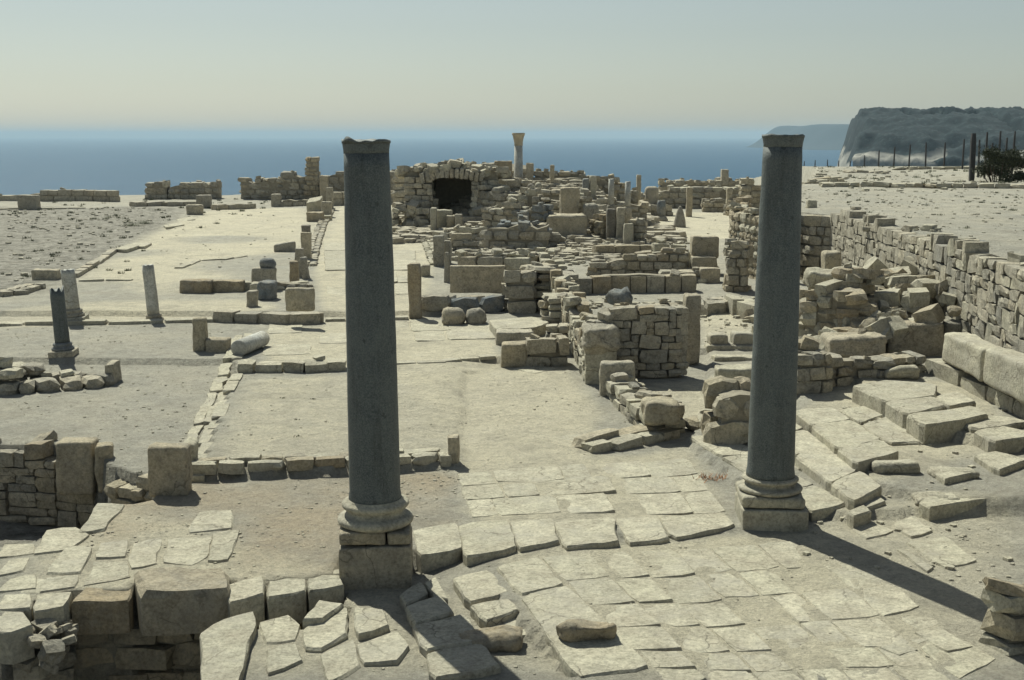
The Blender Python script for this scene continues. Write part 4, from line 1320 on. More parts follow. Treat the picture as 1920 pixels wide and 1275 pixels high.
def plain_box(name, x0, x1, y0, y1, z0, z1, parent, m):
    bm = bmesh.new()
    bmesh.ops.create_cube(bm, size=1)
    for v in bm.verts:
        v.co = Vector((x0 + (v.co.x + .5) * (x1 - x0), y0 + (v.co.y + .5) * (y1 - y0), z0 + (v.co.z + .5) * (z1 - z0))) - Vector(parent.location)
    me = bpy.data.meshes.new(name); bm.to_mesh(me); bm.free()
    return link(name, me, parent, m)
plain_box('vault', xl - 1.5, xr + 1.5, yf + 0.3, yf + 4.5, zt + 0.05, zt + 0.35, ch, M['mortar'])
plain_box('side_wall', xl - 1.3, xl - 0.1, yf + 0.3, yf + 4.4, zb - 0.5, zt + 0.05, ch, M['mortar'])
plain_box('side_wall', xr + 0.1, xr + 1.3, yf + 0.3, yf + 4.4, zb - 0.5, zt + 0.05, ch, M['mortar'])
plain_box('back_wall', xl - 0.1, xr + 0.1, yf + 4.0, yf + 4.4, zb - 0.5, zt + 0.05, ch, M['mortar'])

W = wall
W('rubble mass stepping up left of the dark doorway', [(766, 66, 350), (780, 63.5, 322), (791, 61.8, 330), (801, 60.2, 372)], th=0.6, sl=(0.4, 0.7), sh=(0.28, 0.4), mk='grey', mk2='pave', dist=True, loose=1)
W('high rubble ridge on the skyline left of the thin far column', [(768, 71, 322), (790, 72, 308), (815, 73, 298), (860, 73, 298), (905, 73, 294), (950, 73, 298), (962, 72, 312)], th=1.2, sl=(0.5, 0.9), sh=(0.3, 0.45), mk='grey', dist=True, dbl=False, loose=1)
W('pale block wall on the skyline above the doorway', [(800, 68, 318), (840, 68, 312), (880, 68, 308), (912, 68, 312)], th=0.8, sl=(0.6, 1.0), sh=(0.4, 0.55), mk='warm', kind='ashlar', dist=True, dbl=False, loose=0.8)
B('broad pale pier on the skyline left of the thin far column', 927, 960, 302, 345, 0.8, mk='warm', dist=69, name='stone_pier', cat='pier')
B('tall pale post on the skyline right of the thin far column', 986, 1000, 306, 350, 0.7, mk='warm', dist=69, name='stone_post', cat='post')
B('slim pale post in the skyline wall right of the thin far column', 1031, 1039, 309, 348, 0.5, mk='warm', dist=66.5, name='stone_post', cat='post')
W('skyline rubble wall descending right of the thin far column', [(1002, 70, 312), (1030, 70, 316), (1070, 70, 320), (1110, 70, 322), (1150, 70, 330), (1175, 71, 340), (1200, 72, 352)], th=1.1, sl=(0.45, 0.9), sh=(0.3, 0.42), mk='grey', mk2='warm', dist=True, dbl=False, loose=1)
W('rubble wall just behind the foot of the thin far column', [(905, 65, 334), (940, 65, 340), (985, 65, 338), (1010, 65, 346)], th=1.0, sl=(0.45, 0.8), sh=(0.28, 0.4), mk='grey', dist=True, dbl=False, loose=1)
W('rubble wall right of the dark doorway with a square niche', [(886, 60.0, 340), (905, 59.5, 342), (925, 59, 348), (960, 58.5, 352), (990, 58, 358)], th=1.3, sl=(0.4, 0.7), sh=(0.26, 0.4), mk='grey', mk2='pave', dist=True, loose=1)
W('broken wall with tilted stones below the thin far column', [(905, 56, 378), (935, 55.5, 372), (965, 55, 374), (1000, 54.5, 384)], th=1.1, sl=(0.4, 0.8), sh=(0.24, 0.36), mk='grey', mk2='pave', dist=True, loose=1)
W('massive shaded wall with a rubble top in the centre', [(898, 50.3, 432), (915, 50.0, 418), (940, 49.8, 412), (985, 49.7, 410), (1028, 49.6, 414)], th=1.5, sl=(0.4, 0.75), sh=(0.3, 0.42), mk='grey', mk2='blue', dist=True, loose=1)
W('low shaded wall continuing right of the massive one', [(1030, 50.6, 430), (1060, 50.6, 436)], th=0.9, sl=(0.5, 0.8), sh=(0.25, 0.35), mk='grey', dist=True)
W('small rubble wall between the corridor and the massive shaded wall', [(812, 53, 428), (850, 52, 424), (890, 51.5, 420)], th=1.1, sl=(0.35, 0.7), sh=(0.22, 0.3), mk='pave', mk2='grey', dist=True, loose=1)
B('ochre stained block in the rubble left of the massive wall', 846, 885, 438, 470, 0.5, mk='warm', dist=48.5)
W('jumbled stones right behind the tall rectangular pier', [(832, 48.5, 450), (862, 48.3, 446), (900, 48.3, 455)], th=1.0, sl=(0.3, 0.6), sh=(0.2, 0.3), mk='grey', dist=True, loose=1)
B('tall rectangular pier beside the corridor', 813, 832, 443, 500, 0.5, mk='grey', name='stone_pier', cat='pier', r=0.03)
B('narrow dark pier touching the tall rectangular one', 833, 846, 452, 497, 0.5, mk='grey', name='stone_pier', cat='pier')

# thin far column
x, y, z = XD(972, 71, 2.0), 71.0, 0
z = ZY(352, 71)
fc = thing('column', 'thin pale column with a flared capital standing high in the background', 'column', (x, y, z))
H = ZY(276, 71) - z
link('plinth', rock_mesh(0.85, 0.85, 0.6, 0.04, 4, 0.01, 3), fc, M['grey'], (0, 0, -0.45))
link('shaft', lathe_mesh([(0.29, 0), (0.27, 0.1), (0.235, H)], 28, 0.005, 3), fc, M['marble'], (0, 0, 0.1))
link('capital', lathe_mesh([(0.23, 0), (0.26, 0.04), (0.24, 0.1), (0.27, 0.35), (0.34, 0.58), (0.37, 0.62), (0.37, 0.72)], 28, 0.02, 3), fc, M['warm'], (0, 0, H + 0.09))

# cave-like vault and tub
W('low dark vault stub crowned by tilted stones, left of the cream tub', [(975, 53.5, 385), (1000, 53.4, 372), (1022, 53.2, 378)], th=1.0, sl=(0.4, 0.6), sh=(0.26, 0.34), mk='blue', dist=True, loose=1)
tb = B('cream plastered tub with a rubble filled top', 1024, 1098, 404, 452, 1.6, mk='warm', dist=53, name='stone_tub', cat='tub', r=0.12, amp=0.03)
W('rubble wall behind the cream tub', [(1030, 57, 362), (1052, 57, 360), (1085, 57, 356), (1100, 57, 362)], th=1.1, sl=(0.4, 0.7), sh=(0.26, 0.36), mk='grey', mk2='pave', dist=True, loose=1)
B('tall cream block with rough face behind the tub', 1050, 1085, 352, 402, 0.7, mk='warm', dist=56, r=0.08, amp=0.03)
B('rounded brown stone at the foot of the skyline post', 988, 1002, 344, 366, 0.6, mk='dark', dist=62, r=0.25, name='boulder', cat='boulder')
B('rounded pale stone at the foot of the skyline post', 1002, 1016, 342, 368, 0.6, mk='pave', dist=61.5, r=0.25, name='boulder', cat='boulder')
W('mid rubble wall with a dark recess, left of the two white columns', [(1012, 60, 350), (1045, 60, 345), (1080, 60, 340), (1110, 60, 344)], th=1.0, sl=(0.4, 0.8), sh=(0.26, 0.36), mk='grey', mk2='warm', dist=True, dbl=False, loose=1)
W('rubble wall directly behind the two white columns', [(1098, 62, 372), (1125, 62, 366), (1160, 62, 368), (1200, 62, 374), (1215, 62, 372)], th=1.0, sl=(0.4, 0.8), sh=(0.26, 0.36), mk='grey', mk2='warm', dist=True, dbl=False, loose=1)
W('rubble wall behind the courtyard urn', [(1205, 70, 376), (1235, 70, 374), (1262, 70, 378)], th=0.9, sl=(0.4, 0.8), sh=(0.3, 0.4), mk='grey', dist=True, dbl=False, loose=0.7)
B('dark green stained block in the mid rubble', 1092, 1104, 335, 362, 0.6, mk='blue', dist=63)
B('pale upright stone right of the dark stained block', 1105, 1117, 330, 360, 0.6, mk='pave', dist=63, name='upright_slab', cat='slab')
def ringcol(label, px, dist, yb, yt, wpx, mk='marble', name='column'):
    x = XD(px, dist)
    z = ZY(yb, dist)
    zg = gz(x, dist)
    H = ZY(yt, dist) - z
    r = wpx / 2 / F * dist
    root = thing(name, label, 'column', (x, dist, zg))
    link('base', lathe_mesh([(r * 1.5, 0), (r * 1.5, max(z - zg, 0.1)), (r * 1.2, max(z - zg, 0.1) + 0.08)], 24, 0.01, px), root, M['grey'], (0, 0, -0.03))
    link('shaft', lathe_mesh([(r, 0), (r * 0.98, H * 0.5), (r * 0.93, H)], 24, 0.006, px, broken=0.05), root, M[mk], (0, 0, z - zg))
    return root
ringcol('left one of two white column shafts before the far rubble', 1145, 59, 386, 335, 11)
ringcol('right one of two white column shafts before the far rubble', 1176, 59, 390, 340, 11)
# conical pillars
W('conical rough masonry stump left of the cream courtyard', [(1116, 53.6, 422), (1128, 53.3, 392), (1142, 53.5, 396)], th=0.9, sl=(0.3, 0.5), sh=(0.25, 0.35), mk='warm', dist=True, loose=0, name='masonry_stump', cat='pillar', rag=0.03)
B('dark smooth upright stone on the conical stump', 1136, 1154, 392, 450, 0.6, mk='dark', dist=52.7, name='stone_pier', cat='pier', taper=0.05)
B('narrow pale pier right of the dark upright stone', 1155, 1172, 390, 448, 0.5, mk='grey', dist=52.4, name='stone_pier', cat='pier', taper=0.15)
W('broken masonry pillar of small stones by the cream courtyard', [(1182, 52.2, 412), (1195, 52.0, 400), (1212, 52.0, 406)], th=0.8, sl=(0.3, 0.5), sh=(0.22, 0.32), mk='grey', mk2='pave', dist=True, loose=0.5, name='masonry_stump', cat='pillar', rag=0.1)
B('lower curved block at the foot of the masonry pillar', 1168, 1188, 420, 452, 0.6, mk='pave', dist=51.6, taper=0.2)
B('squat round block behind the conical stump', 1092, 1122, 382, 420, 0.8, mk='grey', dist=55.5, r=0.2)
# urn on base
x, y = PG(1241, 415)
z = gz(x, y)
ur = thing('pedestal', 'blue grey barrel shaped pedestal on a round base in the cream courtyard', 'pedestal', (x, y + 0.35, z))
link('base', lathe_mesh([(0.36, 0), (0.38, 0.06), (0.33, 0.14), (0.30, 0.2), (0.26, 0.24)], 28, 0.006, 1), ur, M['grey'])
link('drum', lathe_mesh([(0.19, 0), (0.23, 0.25), (0.25, 0.5), (0.22, 0.75), (0.19, 0.86)], 28, 0.006, 2, broken=0.04), ur, M['blue'], (0, 0, 0.23))
x, y = PG(1276, 427)
cn = link('pointed_stone', lathe_mesh([(0.32, 0), (0.31, 0.1), (0.27, 0.35), (0.2, 0.7), (0.10, 0.98), (0.03, 1.08)], 24, 0.035, 5), None, M['grey'], (x, y + 0.3, gz(x, y) - 0.03))
tag(cn, 'pointed grey stone standing in the cream courtyard', 'stone')
B('slim square post behind the pointed stone', 1286, 1297, 352, 407, 0.35, mk='warm', name='stone_post', cat='post', taper=0.04)
W('low rubble wall with a pale squared end in the cream courtyard', [(1320, 398, 372), (1340, 398, 370), (1362, 398, 369)], th=0.7, sl=(0.4, 0.7), sh=(0.26, 0.34), mk='grey', mk2='warm', loose=0.4)
B('rough post at the joint of the courtyard walls', 1361, 1371, 352, 404, 0.4, mk='warm', name='stone_post', cat='post')
W('rubble wall right of the rough courtyard post', [(1371, 405, 374), (1385, 405, 370), (1402, 405, 368)], th=0.8, sl=(0.4, 0.7), sh=(0.28, 0.38), mk='grey', mk2='warm', loose=0.4)
W('low far wall behind the pointed stone', [(1298, 391, 372), (1320, 391, 370)], th=0.7, sl=(0.4, 0.7), sh=(0.26, 0.34), mk='grey', loose=0.4)
W('skyline wall of large blocks right of the sea gap', [(1240, 83, 334), (1262, 83, 328), (1290, 83, 333), (1320, 83, 328), (1345, 83, 324), (1375, 83, 328), (1392, 83, 332)], th=1.2, sl=(0.5, 1.0), sh=(0.35, 0.5), mk='warm', mk2='grey', dist=True, dbl=False, loose=0.9)
W('second far wall below the skyline blocks', [(1235, 78, 350), (1275, 78, 346), (1320, 78, 343), (1360, 78, 342), (1398, 78, 344)], th=1.1, sl=(0.5, 1.0), sh=(0.3, 0.45), mk='grey', mk2='pave', dist=True, dbl=False, loose=0.9)
B('small block perched on the skyline wall', 1351, 1364, 318, 346, 0.6, mk='warm', z=ZY(346, 83), dist=83)
W('skyline stones left of the right tall column', [(1395, 75, 338), (1415, 75, 332), (1440, 75, 330)], th=1.0, sl=(0.5, 0.9), sh=(0.35, 0.5), mk='warm', dist=True, dbl=False)
W('far low rubble in the gap under the sea', [(1180, 75, 352), (1215, 75, 355), (1240, 75, 352)], th=1.0, sl=(0.5, 1.0), sh=(0.3, 0.4), mk='grey', mk2='pave', dist=True, dbl=False, loose=1)
B('thin broken upright on the far wall in the gap', 1193, 1201, 328, 356, 0.4, mk='warm', dist=73, name='stone_post', cat='post')
B('bowl shaped stone on the far rubble', 1209, 1234, 350, 366, 0.7, mk='warm', dist=71, r=0.2)
W('courtyard back wall with dark openings', [(1180, 69, 378), (1200, 69, 376), (1222, 69, 380)], th=0.8, sl=(0.4, 0.7), sh=(0.3, 0.4), mk='grey', dist=True, dbl=False)
W('low rubble between tub and white columns', [(1098, 57, 398), (1110, 57, 394), (1125, 57, 400)], th=0.9, sl=(0.4, 0.7), sh=(0.26, 0.34), mk='grey', dist=True, loose=1)
W('mid slope rubble wall behind the cream tub block', [(1000, 57, 366), (1030, 57, 364), (1060, 57, 368), (1095, 57, 366)], th=1.0, sl=(0.4, 0.7), sh=(0.26, 0.34), mk='pave', mk2='grey', dist=True, loose=1, dbl=False)

# ------------------------------------------------------------------ rooms right of the corridor end
B('tall leaning orthostat at the near right corner of the corridor', 768, 791, 494, 598, 0.38, mk='warm', name='upright_slab', cat='slab', r=0.04, lean=(0, -0.02))
B('small square block behind the tall leaning orthostat', 791, 807, 497, 519, 0.35, mk='warm')
B('pointed thin slab behind the big panel', 832, 846, 474, 528, 0.2, mk='grey', name='upright_slab', cat='slab', taper=0.5, dist=38.2)
W('rough boulder footing under the big smooth panel', [(792, 590, 552), (830, 590, 548), (880, 588, 546), (950, 586, 545)], th=0.8, sl=(0.5, 0.95), sh=(0.3, 0.5), kind='round', mk='grey', mk2='blue', loose=0.3, rag=0.03, core=None)
B('big smooth rectangular panel set on the rough boulder footing', 844, 947, 499, 546, 0.25, mk='warm', z='fit', dist=34.6, name='stone_slab', cat='slab', r=0.02, amp=0.006)
W('shaded rubble wall right of the big smooth panel', [(950, 588, 500), (975, 588, 492), (1005, 588, 476)], th=0.9, sl=(0.4, 0.8), sh=(0.3, 0.45), mk='grey', loose=0.6)
W('row of squared stones on top behind the big panel', [(858, 36.8, 472), (900, 36.6, 470), (945, 36.4, 474), (995, 36.2, 468)], th=0.9, sl=(0.5, 0.8), sh=(0.3, 0.42), mk='grey', mk2='pave', dist=True, loose=1)
W('sunlit rubble wall running back from the shaded room corner', [(1060, 640, 560), (1048, 612, 535), (1035, 590, 510), (1020, 560, 482), (1010, 540, 468)], th=0.6, sl=(0.25, 0.55), sh=(0.16, 0.28), mk='warm', mk2='pave', loose=0.6, rand=(0.16, 0.15))
B('rounded boulder on the floor before the panel wall, left of two', 829, 872, 580, 611, 0.5, mk='warm', name='boulder', cat='boulder', r=0.16, amp=0.03)
B('rounded boulder on the floor before the panel wall, right of two', 873, 912, 582, 609, 0.45, mk='grey', name='boulder', cat='boulder', r=0.15, amp=0.03)
slab([(918, 600), (1000, 594), (1030, 604), (1000, 614), (930, 616)], 0.22, 0.3, 'pave', name='stone_slab', label='flat pale slab on top of the small stepped wall', cat='slab')
B('flat shaded block under the pale slab of the stepped wall', 929, 1000, 622, 648, 0.6, mk='grey')
B('low rectangular block at the near left corner of the stepped wall', 940, 990, 645, 690, 0.5, mk='warm')
W('shaded low wall right of the corner block of the stepped wall', [(990, 690, 640), (1025, 689, 630), (1064, 688, 622)], th=0.7, sl=(0.4, 0.8), sh=(0.26, 0.4), mk='grey', mk2='warm', loose=0.5)
W('narrow rubble wall rising behind the stepped wall', [(1030, 660, 598), (1046, 660, 594), (1064, 660, 590)], th=0.5, sl=(0.25, 0.45), sh=(0.14, 0.22), mk='grey', loose=0.4)
W('layered stair of flat stones climbing to the middle rooms', [(1015, 585, 486), (1050, 583, 488), (1085, 582, 500)], th=1.6, sl=(0.5, 0.95), sh=(0.15, 0.24), mk='pave', mk2='grey', loose=1, rag=0.16)
W('second layer of flat stones below the climbing stair', [(1032, 620, 545), (1060, 620, 542), (1100, 616, 548)], th=1.0, sl=(0.5, 0.8), sh=(0.14, 0.2), mk='pave', mk2='grey', loose=1, rag=0.1)

W('row of large squared blocks across the middle room', [(1095, 552, 516), (1135, 551, 508), (1150, 550, 505), (1205, 550, 505), (1245, 549, 508), (1303, 548, 512)], th=0.55, sl=(0.55, 0.9), sh=(0.55, 0.62), kind='ashlar', mk='warm', mk2='grey', loose=0.2, rag=0.03, dbl=False)
B('dark boulder lying on the front room wall', 1140, 1186, 546, 568, 0.5, mk='blue', name='boulder', cat='boulder', r=0.15, amp=0.04, z='fit', dist=25.4, fr=1.5)
W('rubble wall behind the row of large squared blocks', [(1110, 40.0, 492), (1160, 40.0, 474), (1200, 40.0, 470), (1260, 40.0, 460), (1292, 40.0, 462)], th=0.8, sl=(0.35, 0.6), sh=(0.22, 0.34), mk='grey', mk2='warm', dist=True, loose=0.6)
W('low wall of three smooth blocks before the cream courtyard', [(1128, 482, 458), (1160, 482, 456), (1222, 481, 453)], th=0.45, sl=(0.75, 0.95), sh=(0.45, 0.5), kind='ashlar', mk='warm', loose=0, rag=0.01, dbl=False)
B('large stained block on top of the wall before the cream courtyard', 1295, 1345, 444, 482, 0.6, mk='warm', dist=40.5, z='fit', r=0.06)
B('long flat block under the large stained block', 1296, 1342, 482, 502, 0.6, mk='warm', dist=40.0, z='fit')
B('cream block at the back of the middle room', 1312, 1350, 504, 526, 0.5, mk='warm', dist=38)
W('dark stepped footing under the stained block', [(1240, 530, 500), (1290, 530, 498), (1345, 529, 505)], th=0.5, sl=(0.5, 0.8), sh=(0.2, 0.3), mk='grey', loose=0.3)
W('stone course with ragged top along the cream courtyard', [(1226, 42.5, 458), (1250, 42.5, 452), (1290, 42.3, 454)], th=0.6, sl=(0.5, 0.8), sh=(0.25, 0.35), mk='pave', dist=True, loose=0.8)
W('narrow pier of piled stones beside the terrace wall', [(1368, 548, 442), (1380, 548, 438), (1396, 549, 444)], th=0.7, sl=(0.3, 0.5), sh=(0.2, 0.32), mk='warm', mk2='grey', loose=0.3, name='stone_pier', cat='pier', rag=0.04)

W('front room wall of coursed rubble, shaded, behind the capped pier', [(1098, 700, 596), (1140, 702, 578), (1190, 702, 572), (1240, 702, 566), (1282, 700, 558)], th=0.75, sl=(0.25, 0.55), sh=(0.14, 0.27), mk='grey', mk2='warm', loose=1.0, rag=0.05, base=0.32, rand=(0.15, 0.14))
B('tall narrow slab at the right end of the front room wall', 1282, 1311, 553, 640, 0.45, mk='warm', name='upright_slab', cat='slab', dist=25.3, z=0.3)
W('sunlit rubble wall running back from the capped pier', [(1098, 722, 640), (1085, 690, 616), (1072, 660, 592), (1064, 635, 572)], th=0.55, sl=(0.2, 0.5), sh=(0.12, 0.24), mk='pave', mk2='warm', loose=0.8, rag=0.05, rand=(0.14, 0.13))
pier = thing('stone_pier', 'smooth square pier with a rough grey cap stone in the middle ground', 'pier', (PG(1127, 722)[0], PG(1127, 722)[1], gz(*PG(1127, 722))))
yy = pier.location.y
wd = 58 / F * (yy * cp + 4.7 * sp)
hz1, hz2 = ZY(658, yy) - pier.location.z, ZY(615, yy) - pier.location.z
link('shaft', rock_mesh(wd, 0.55, hz1 + 0.05, 0.03, 5, 0.006, 4), pier, M['pave'], (0, 0.3, -0.05))
link('cap_stone', rock_mesh(wd * 1.12, 0.95, hz2 - hz1, 0.09, 6, 0.035, 8), pier, M['grey'], (0, 0.42, hz1 + 0.004))

# U-shaped seat and wall running forward to the end block
B('low upright block with a hollow front, near the capped pier', 1125, 1190, 680, 745, 0.3, mk='grey', r=0.06)
B('small pale stone set in the hollow of the upright block', 1168, 1188, 706, 738, 0.15, mk='pave', dist=22.2)
W('sunlit ragged wall running forward to the squared end block', [(1205, 815, 760), (1170, 780, 735), (1140, 748, 710), (1127, 735, 690)], th=0.7, sl=(0.22, 0.5), sh=(0.14, 0.26), mk='pave', mk2='grey', loose=0.8, rag=0.06)
B('squared end block with a sloping pale top', 1205, 1273, 758, 808, 0.7, mk='warm', r=0.07, amp=0.02, z=0.42, dist=19.3)
W('thin ragged footing under the squared end block', [(1120, 851, 826), (1180, 842, 818), (1275, 822, 800)], th=0.6, sl=(0.5, 0.9), sh=(0.2, 0.26), mk='pave', mk2='warm', loose=0.0, rag=0.05, core=None)
W('low stone pair between the end block and the rough pillar', [(1280, 805, 775), (1310, 806, 766), (1345, 804, 764)], th=0.5, sl=(0.4, 0.6), sh=(0.16, 0.22), mk='warm', mk2='pave', loose=0.2, core=None)
W('rough weathered pillar left of the right tall column', [(1348, 838, 730), (1375, 838, 722), (1425, 836, 722)], th=0.9, sl=(0.5, 0.9), sh=(0.35, 0.55), kind='round', mk='grey', mk2='warm', loose=0.2, name='rough_pillar', cat='pillar', rag=0.03)
B('long flat stone behind the rough weathered pillar', 1342, 1425, 692, 740, 0.5, mk='pave', r=0.05, dist=22)
for i, (a, b_, t, yb_, lb) in enumerate([(1325, 1425, 648, 668, 'upper long step of the little stair behind the right tall column'), (1338, 1430, 677, 694, 'lower long step of the little stair behind the right tall column')]):
    B(lb, a, b_, t, yb_, 0.4, mk='pave', name='stone_step', cat='step', r=0.03, dist=26.5 - i * 1.2)
B('small flat stone beside the top of the little stair', 1328, 1362, 628, 648, 0.5, mk='pave')
B('small flat stone against the right tall column, by the stair', 1372, 1410, 626, 646, 0.5, mk='pave')
W('pale low wall of big blocks left of the right column, sunlit end', [(1405, 600, 560), (1370, 590, 548), (1358, 580, 545)], th=0.6, sl=(0.7, 1.0), sh=(0.4, 0.5), kind='ashlar', mk='pave', loose=0)
W('dark low wall behind the room floor', [(1308, 590, 562), (1335, 589, 556), (1362, 588, 552)], th=0.8, sl=(0.5, 0.9), sh=(0.3, 0.4), mk='grey', loose=0.4)

# ------------------------------------------------------------------ terrace retaining walls
W('long retaining wall of sunlit rubble holding the gravel terrace', [(8.75, 18.0, 2.42), (9.0, 21.0, 2.42), (9.2, 23.5, 2.42), (9.55, 30.0, 2.42), (9.85, 38.0, 2.42)], th=0.5, sl=(0.28, 0.68), sh=(0.22, 0.42), mk='grey', mk2='pave',
  world=True, base=0.3, loose=0.15, rag=0.0, dbl=False, name='retaining_wall', rand=(0.18, 0.20))
W('shaded return of the retaining wall beside the right tall column', [(9.85, 38.0, 2.45), (9.3, 38.5, 2.4), (8.9, 39.5, 2.5)], th=0.7, sl=(0.3, 0.6), sh=(0.25, 0.4), mk='grey', mk2='warm', world=True, base=0.3, loose=0.3, rag=0.03, name='retaining_wall')
W('rounded rubble retaining wall left of the right tall column', [(8.5, 38.2, 2.5), (8.15, 39.8, 2.55), (7.95, 41.5, 2.45), (8.4, 44.0, 2.4), (9.7, 50.0, 2.3)], th=0.6, sl=(0.25, 0.5), sh=(0.2, 0.34), kind='round', mk='warm', mk2='pave', world=True, base=0.3, loose=0.5, rag=0.05, name='retaining_wall')
W('low band of rubble across the back of the terrace', [(1545, 58, 352), (1600, 58, 346), (1680, 57, 350), (1760, 56, 352), (1880, 55, 356), (1990, 54, 360)], th=0.7, sl=(0.35, 0.8), sh=(0.22, 0.3), mk='pave', mk2='warm', dist=True, loose=0.8, dbl=False)
W('jumble of pale blocks at the left end of the terrace', [(1506, 62, 345), (1530, 62, 335), (1555, 62, 338), (1580, 62, 335)], th=1.0, sl=(0.5, 0.9), sh=(0.3, 0.45), mk='pave', mk2='warm', dist=True, loose=1)
W('low dark ledge on the skyline of the terrace', [(1590, 74, 330), (1625, 74, 326), (1665, 74, 330)], th=1.0, sl=(0.6, 1.2), sh=(0.2, 0.3), mk='grey', dist=True, loose=0.4, dbl=False)
W('low stone row on the terrace skyline near the fence', [(1680, 82, 323), (1740, 82, 320), (1812, 80, 318)], th=0.8, sl=(0.5, 1.0), sh=(0.2, 0.3), mk='pave', dist=True, loose=0.4, dbl=False)
for (a, b_, t, yb_, dd, lb, mk) in [(1512, 1530, 375, 390, 52, 'pale block lying on the terrace edge right of the tall column', 'pave'),
                                 (1830, 1848, 452, 462, 27, 'dark wedge shaped stone lying on the gravel terrace', 'blue')]:
    B(lb, a, b_, t, yb_, 0.4, mk=mk)

# ------------------------------------------------------------------ collapsed masonry right of the right column
W('collapsed rubble mass leaning on the retaining wall', [(1500, 650, 520), (1530, 655, 500), (1580, 655, 520), (1640, 650, 560), (1700, 650, 572)], th=1.6, sl=(0.3, 0.65), sh=(0.22, 0.36), mk='warm', mk2='pave', loose=1.0, rag=0.14)
hp = thing('rubble_heap', 'sunlit heap of pale rubble sliding down from the retaining wall', 'rubble', (7.5, 27, 0.4))
sp_ = []
for i in range(170):
    yy_ = R.uniform(24.6, 31.0)
    t = R.random() ** 0.8
    xx_ = 9.3 - 3.6 * t + R.gauss(0, 0.1) + 0.03 * (yy_ - 24)
    zc = 0.45 + (1.75 - 0.03 * abs(yy_ - 28) * 6) * (1 - t) * R.uniform(0.75, 1.0)
    a = R.uniform(0.2, 0.55)
    sp_.append(((xx_, yy_, max(zc, 0.45)), (a * 1.3, a, a * 0.8), (R.gauss(0, .3), R.gauss(0, .3), R.uniform(0, 3)), R.choice(('rubble', 'round', 'face')), R.choice(('warm', 'pave', 'pave'))))
put_stones(hp, sp_, 'pave')
B('big pale tilted block on top of the collapsed rubble', 1508, 1562, 508, 540, 0.6, mk='pave', dist=29.0, z='fit', lean=(0.1, 0.12), r=0.08, amp=0.03)
B('ochre faced block at the top of the collapsed rubble', 1540, 1572, 472, 510, 0.5, mk='warm', dist=31.5, z='fit', r=0.06)
B('large cream block tilted over the collapsed rubble', 1566, 1616, 502, 548, 0.6, mk='pave', dist=28.5, z='fit', lean=(0.05, -0.15), r=0.09, amp=0.03)
B('small flat brick shaped stone on the rubble slope', 1664, 1700, 536, 552, 0.35, mk='warm', dist=28.5, z='fit')
W('broken wall corner right behind the base of the right column', [(1497, 742, 664), (1530, 740, 640), (1560, 735, 632)], th=0.9, sl=(0.3, 0.6), sh=(0.2, 0.34), mk='grey', mk2='warm', loose=0.6)
B('cream squared block next to the right tall column', 1490, 1524, 668, 722, 0.5, mk='pave', dist=22.3, r=0.04)
W('shaded footing of small stones below the large grey blocks', [(1540, 728, 664), (1600, 718, 664), (1660, 710, 662), (1735, 700, 655)], th=0.5, sl=(0.3, 0.6), sh=(0.18, 0.28), mk='grey', loose=0.2, rag=0.03)
B('thick weathered slab overhanging the shaded footing', 1546, 1650, 634, 668, 0.9, mk='grey', dist=24.0, z=ZY(668, 24.0), r=0.07, amp=0.03, tilt=0.08)
B('very large grey block with a pitted face, right middle ground', 1655, 1762, 608, 668, 0.8, mk='grey', dist=24.6, z=ZY(668, 24.6), r=0.06, amp=0.025)
B('second large grey block touching the pitted one', 1760, 1792, 604, 660, 0.8, mk='grey', dist=25.0, z=ZY(666, 25.0), r=0.06, amp=0.02)
B('pale broken stone lying in the shade below the large blocks', 1657, 1720, 690, 712, 0.4, mk='pave', r=0.08, amp=0.03, name='boulder', cat='boulder')
# tank blocks at the right edge, running towards the viewer
for (pa, pb, top, lb) in (((1763, 674), (1836, 712), 0.56, 'tall smooth tank block at the right, the farther of two'), ((1840, 716), (1985, 785), 0.62, 'tall smooth tank block cut by the right edge, nearer of two')):
    a = P(pa[0], pa[1], 0.86); b_ = P(pb[0], pb[1], 0.86)
    L = hypot(a[0] - b_[0], a[1] - b_[1])
    o = link('tank_block', rock_mesh(L, 0.5, top, 0.05, 7, 0.014, R.random() * 40), None, M['pave'])
    an = atan2(b_[1] - a[1], b_[0] - a[0])
    nx, ny = -sin(an), cos(an)
    if nx < 0: nx, ny = -nx, -ny
    o.location = ((a[0] + b_[0]) / 2 + nx * 0.27, (a[1] + b_[1]) / 2 + ny * 0.27, 0.82)
    o.rotation_euler = (0, 0, an)
    tag(o, lb, 'block')
W('rough stones of a ruined pillar cut by the bottom right corner', [(1900, 1232, 1105), (1935, 1226, 1070), (2020, 1222, 1050)], th=0.4, sl=(0.25, 0.45), sh=(0.16, 0.26), mk='pave', mk2='warm', loose=0.5, rag=0.1)
B('loose brown boulder lying on the foreground paving', 1052, 1148, 1172, 1214, 0.32, mk='warm', name='boulder', cat='boulder', r=0.09, amp=0.035, rot=0.3)
B('flat rounded stone at the bottom edge left of the loose boulder', 858, 985, 1196, 1228, 0.35, mk='warm', name='boulder', cat='boulder', r=0.10, amp=0.03)
for i, (a, b_, t, yb_, lb) in enumerate([(1634, 1722, 868, 890, 'rounded low slab on the stepped street, nearest the gravel'), (1745, 1828, 890, 900, 'flat low stone lying in the gravel of the street'),
                          (1712, 1800, 935, 952, 'dark edged flat stone near the right edge of the street')]):
    B(lb, a, b_, t, yb_, 0.35, mk='pave', name='boulder', cat='boulder', r=0.08, amp=0.02)

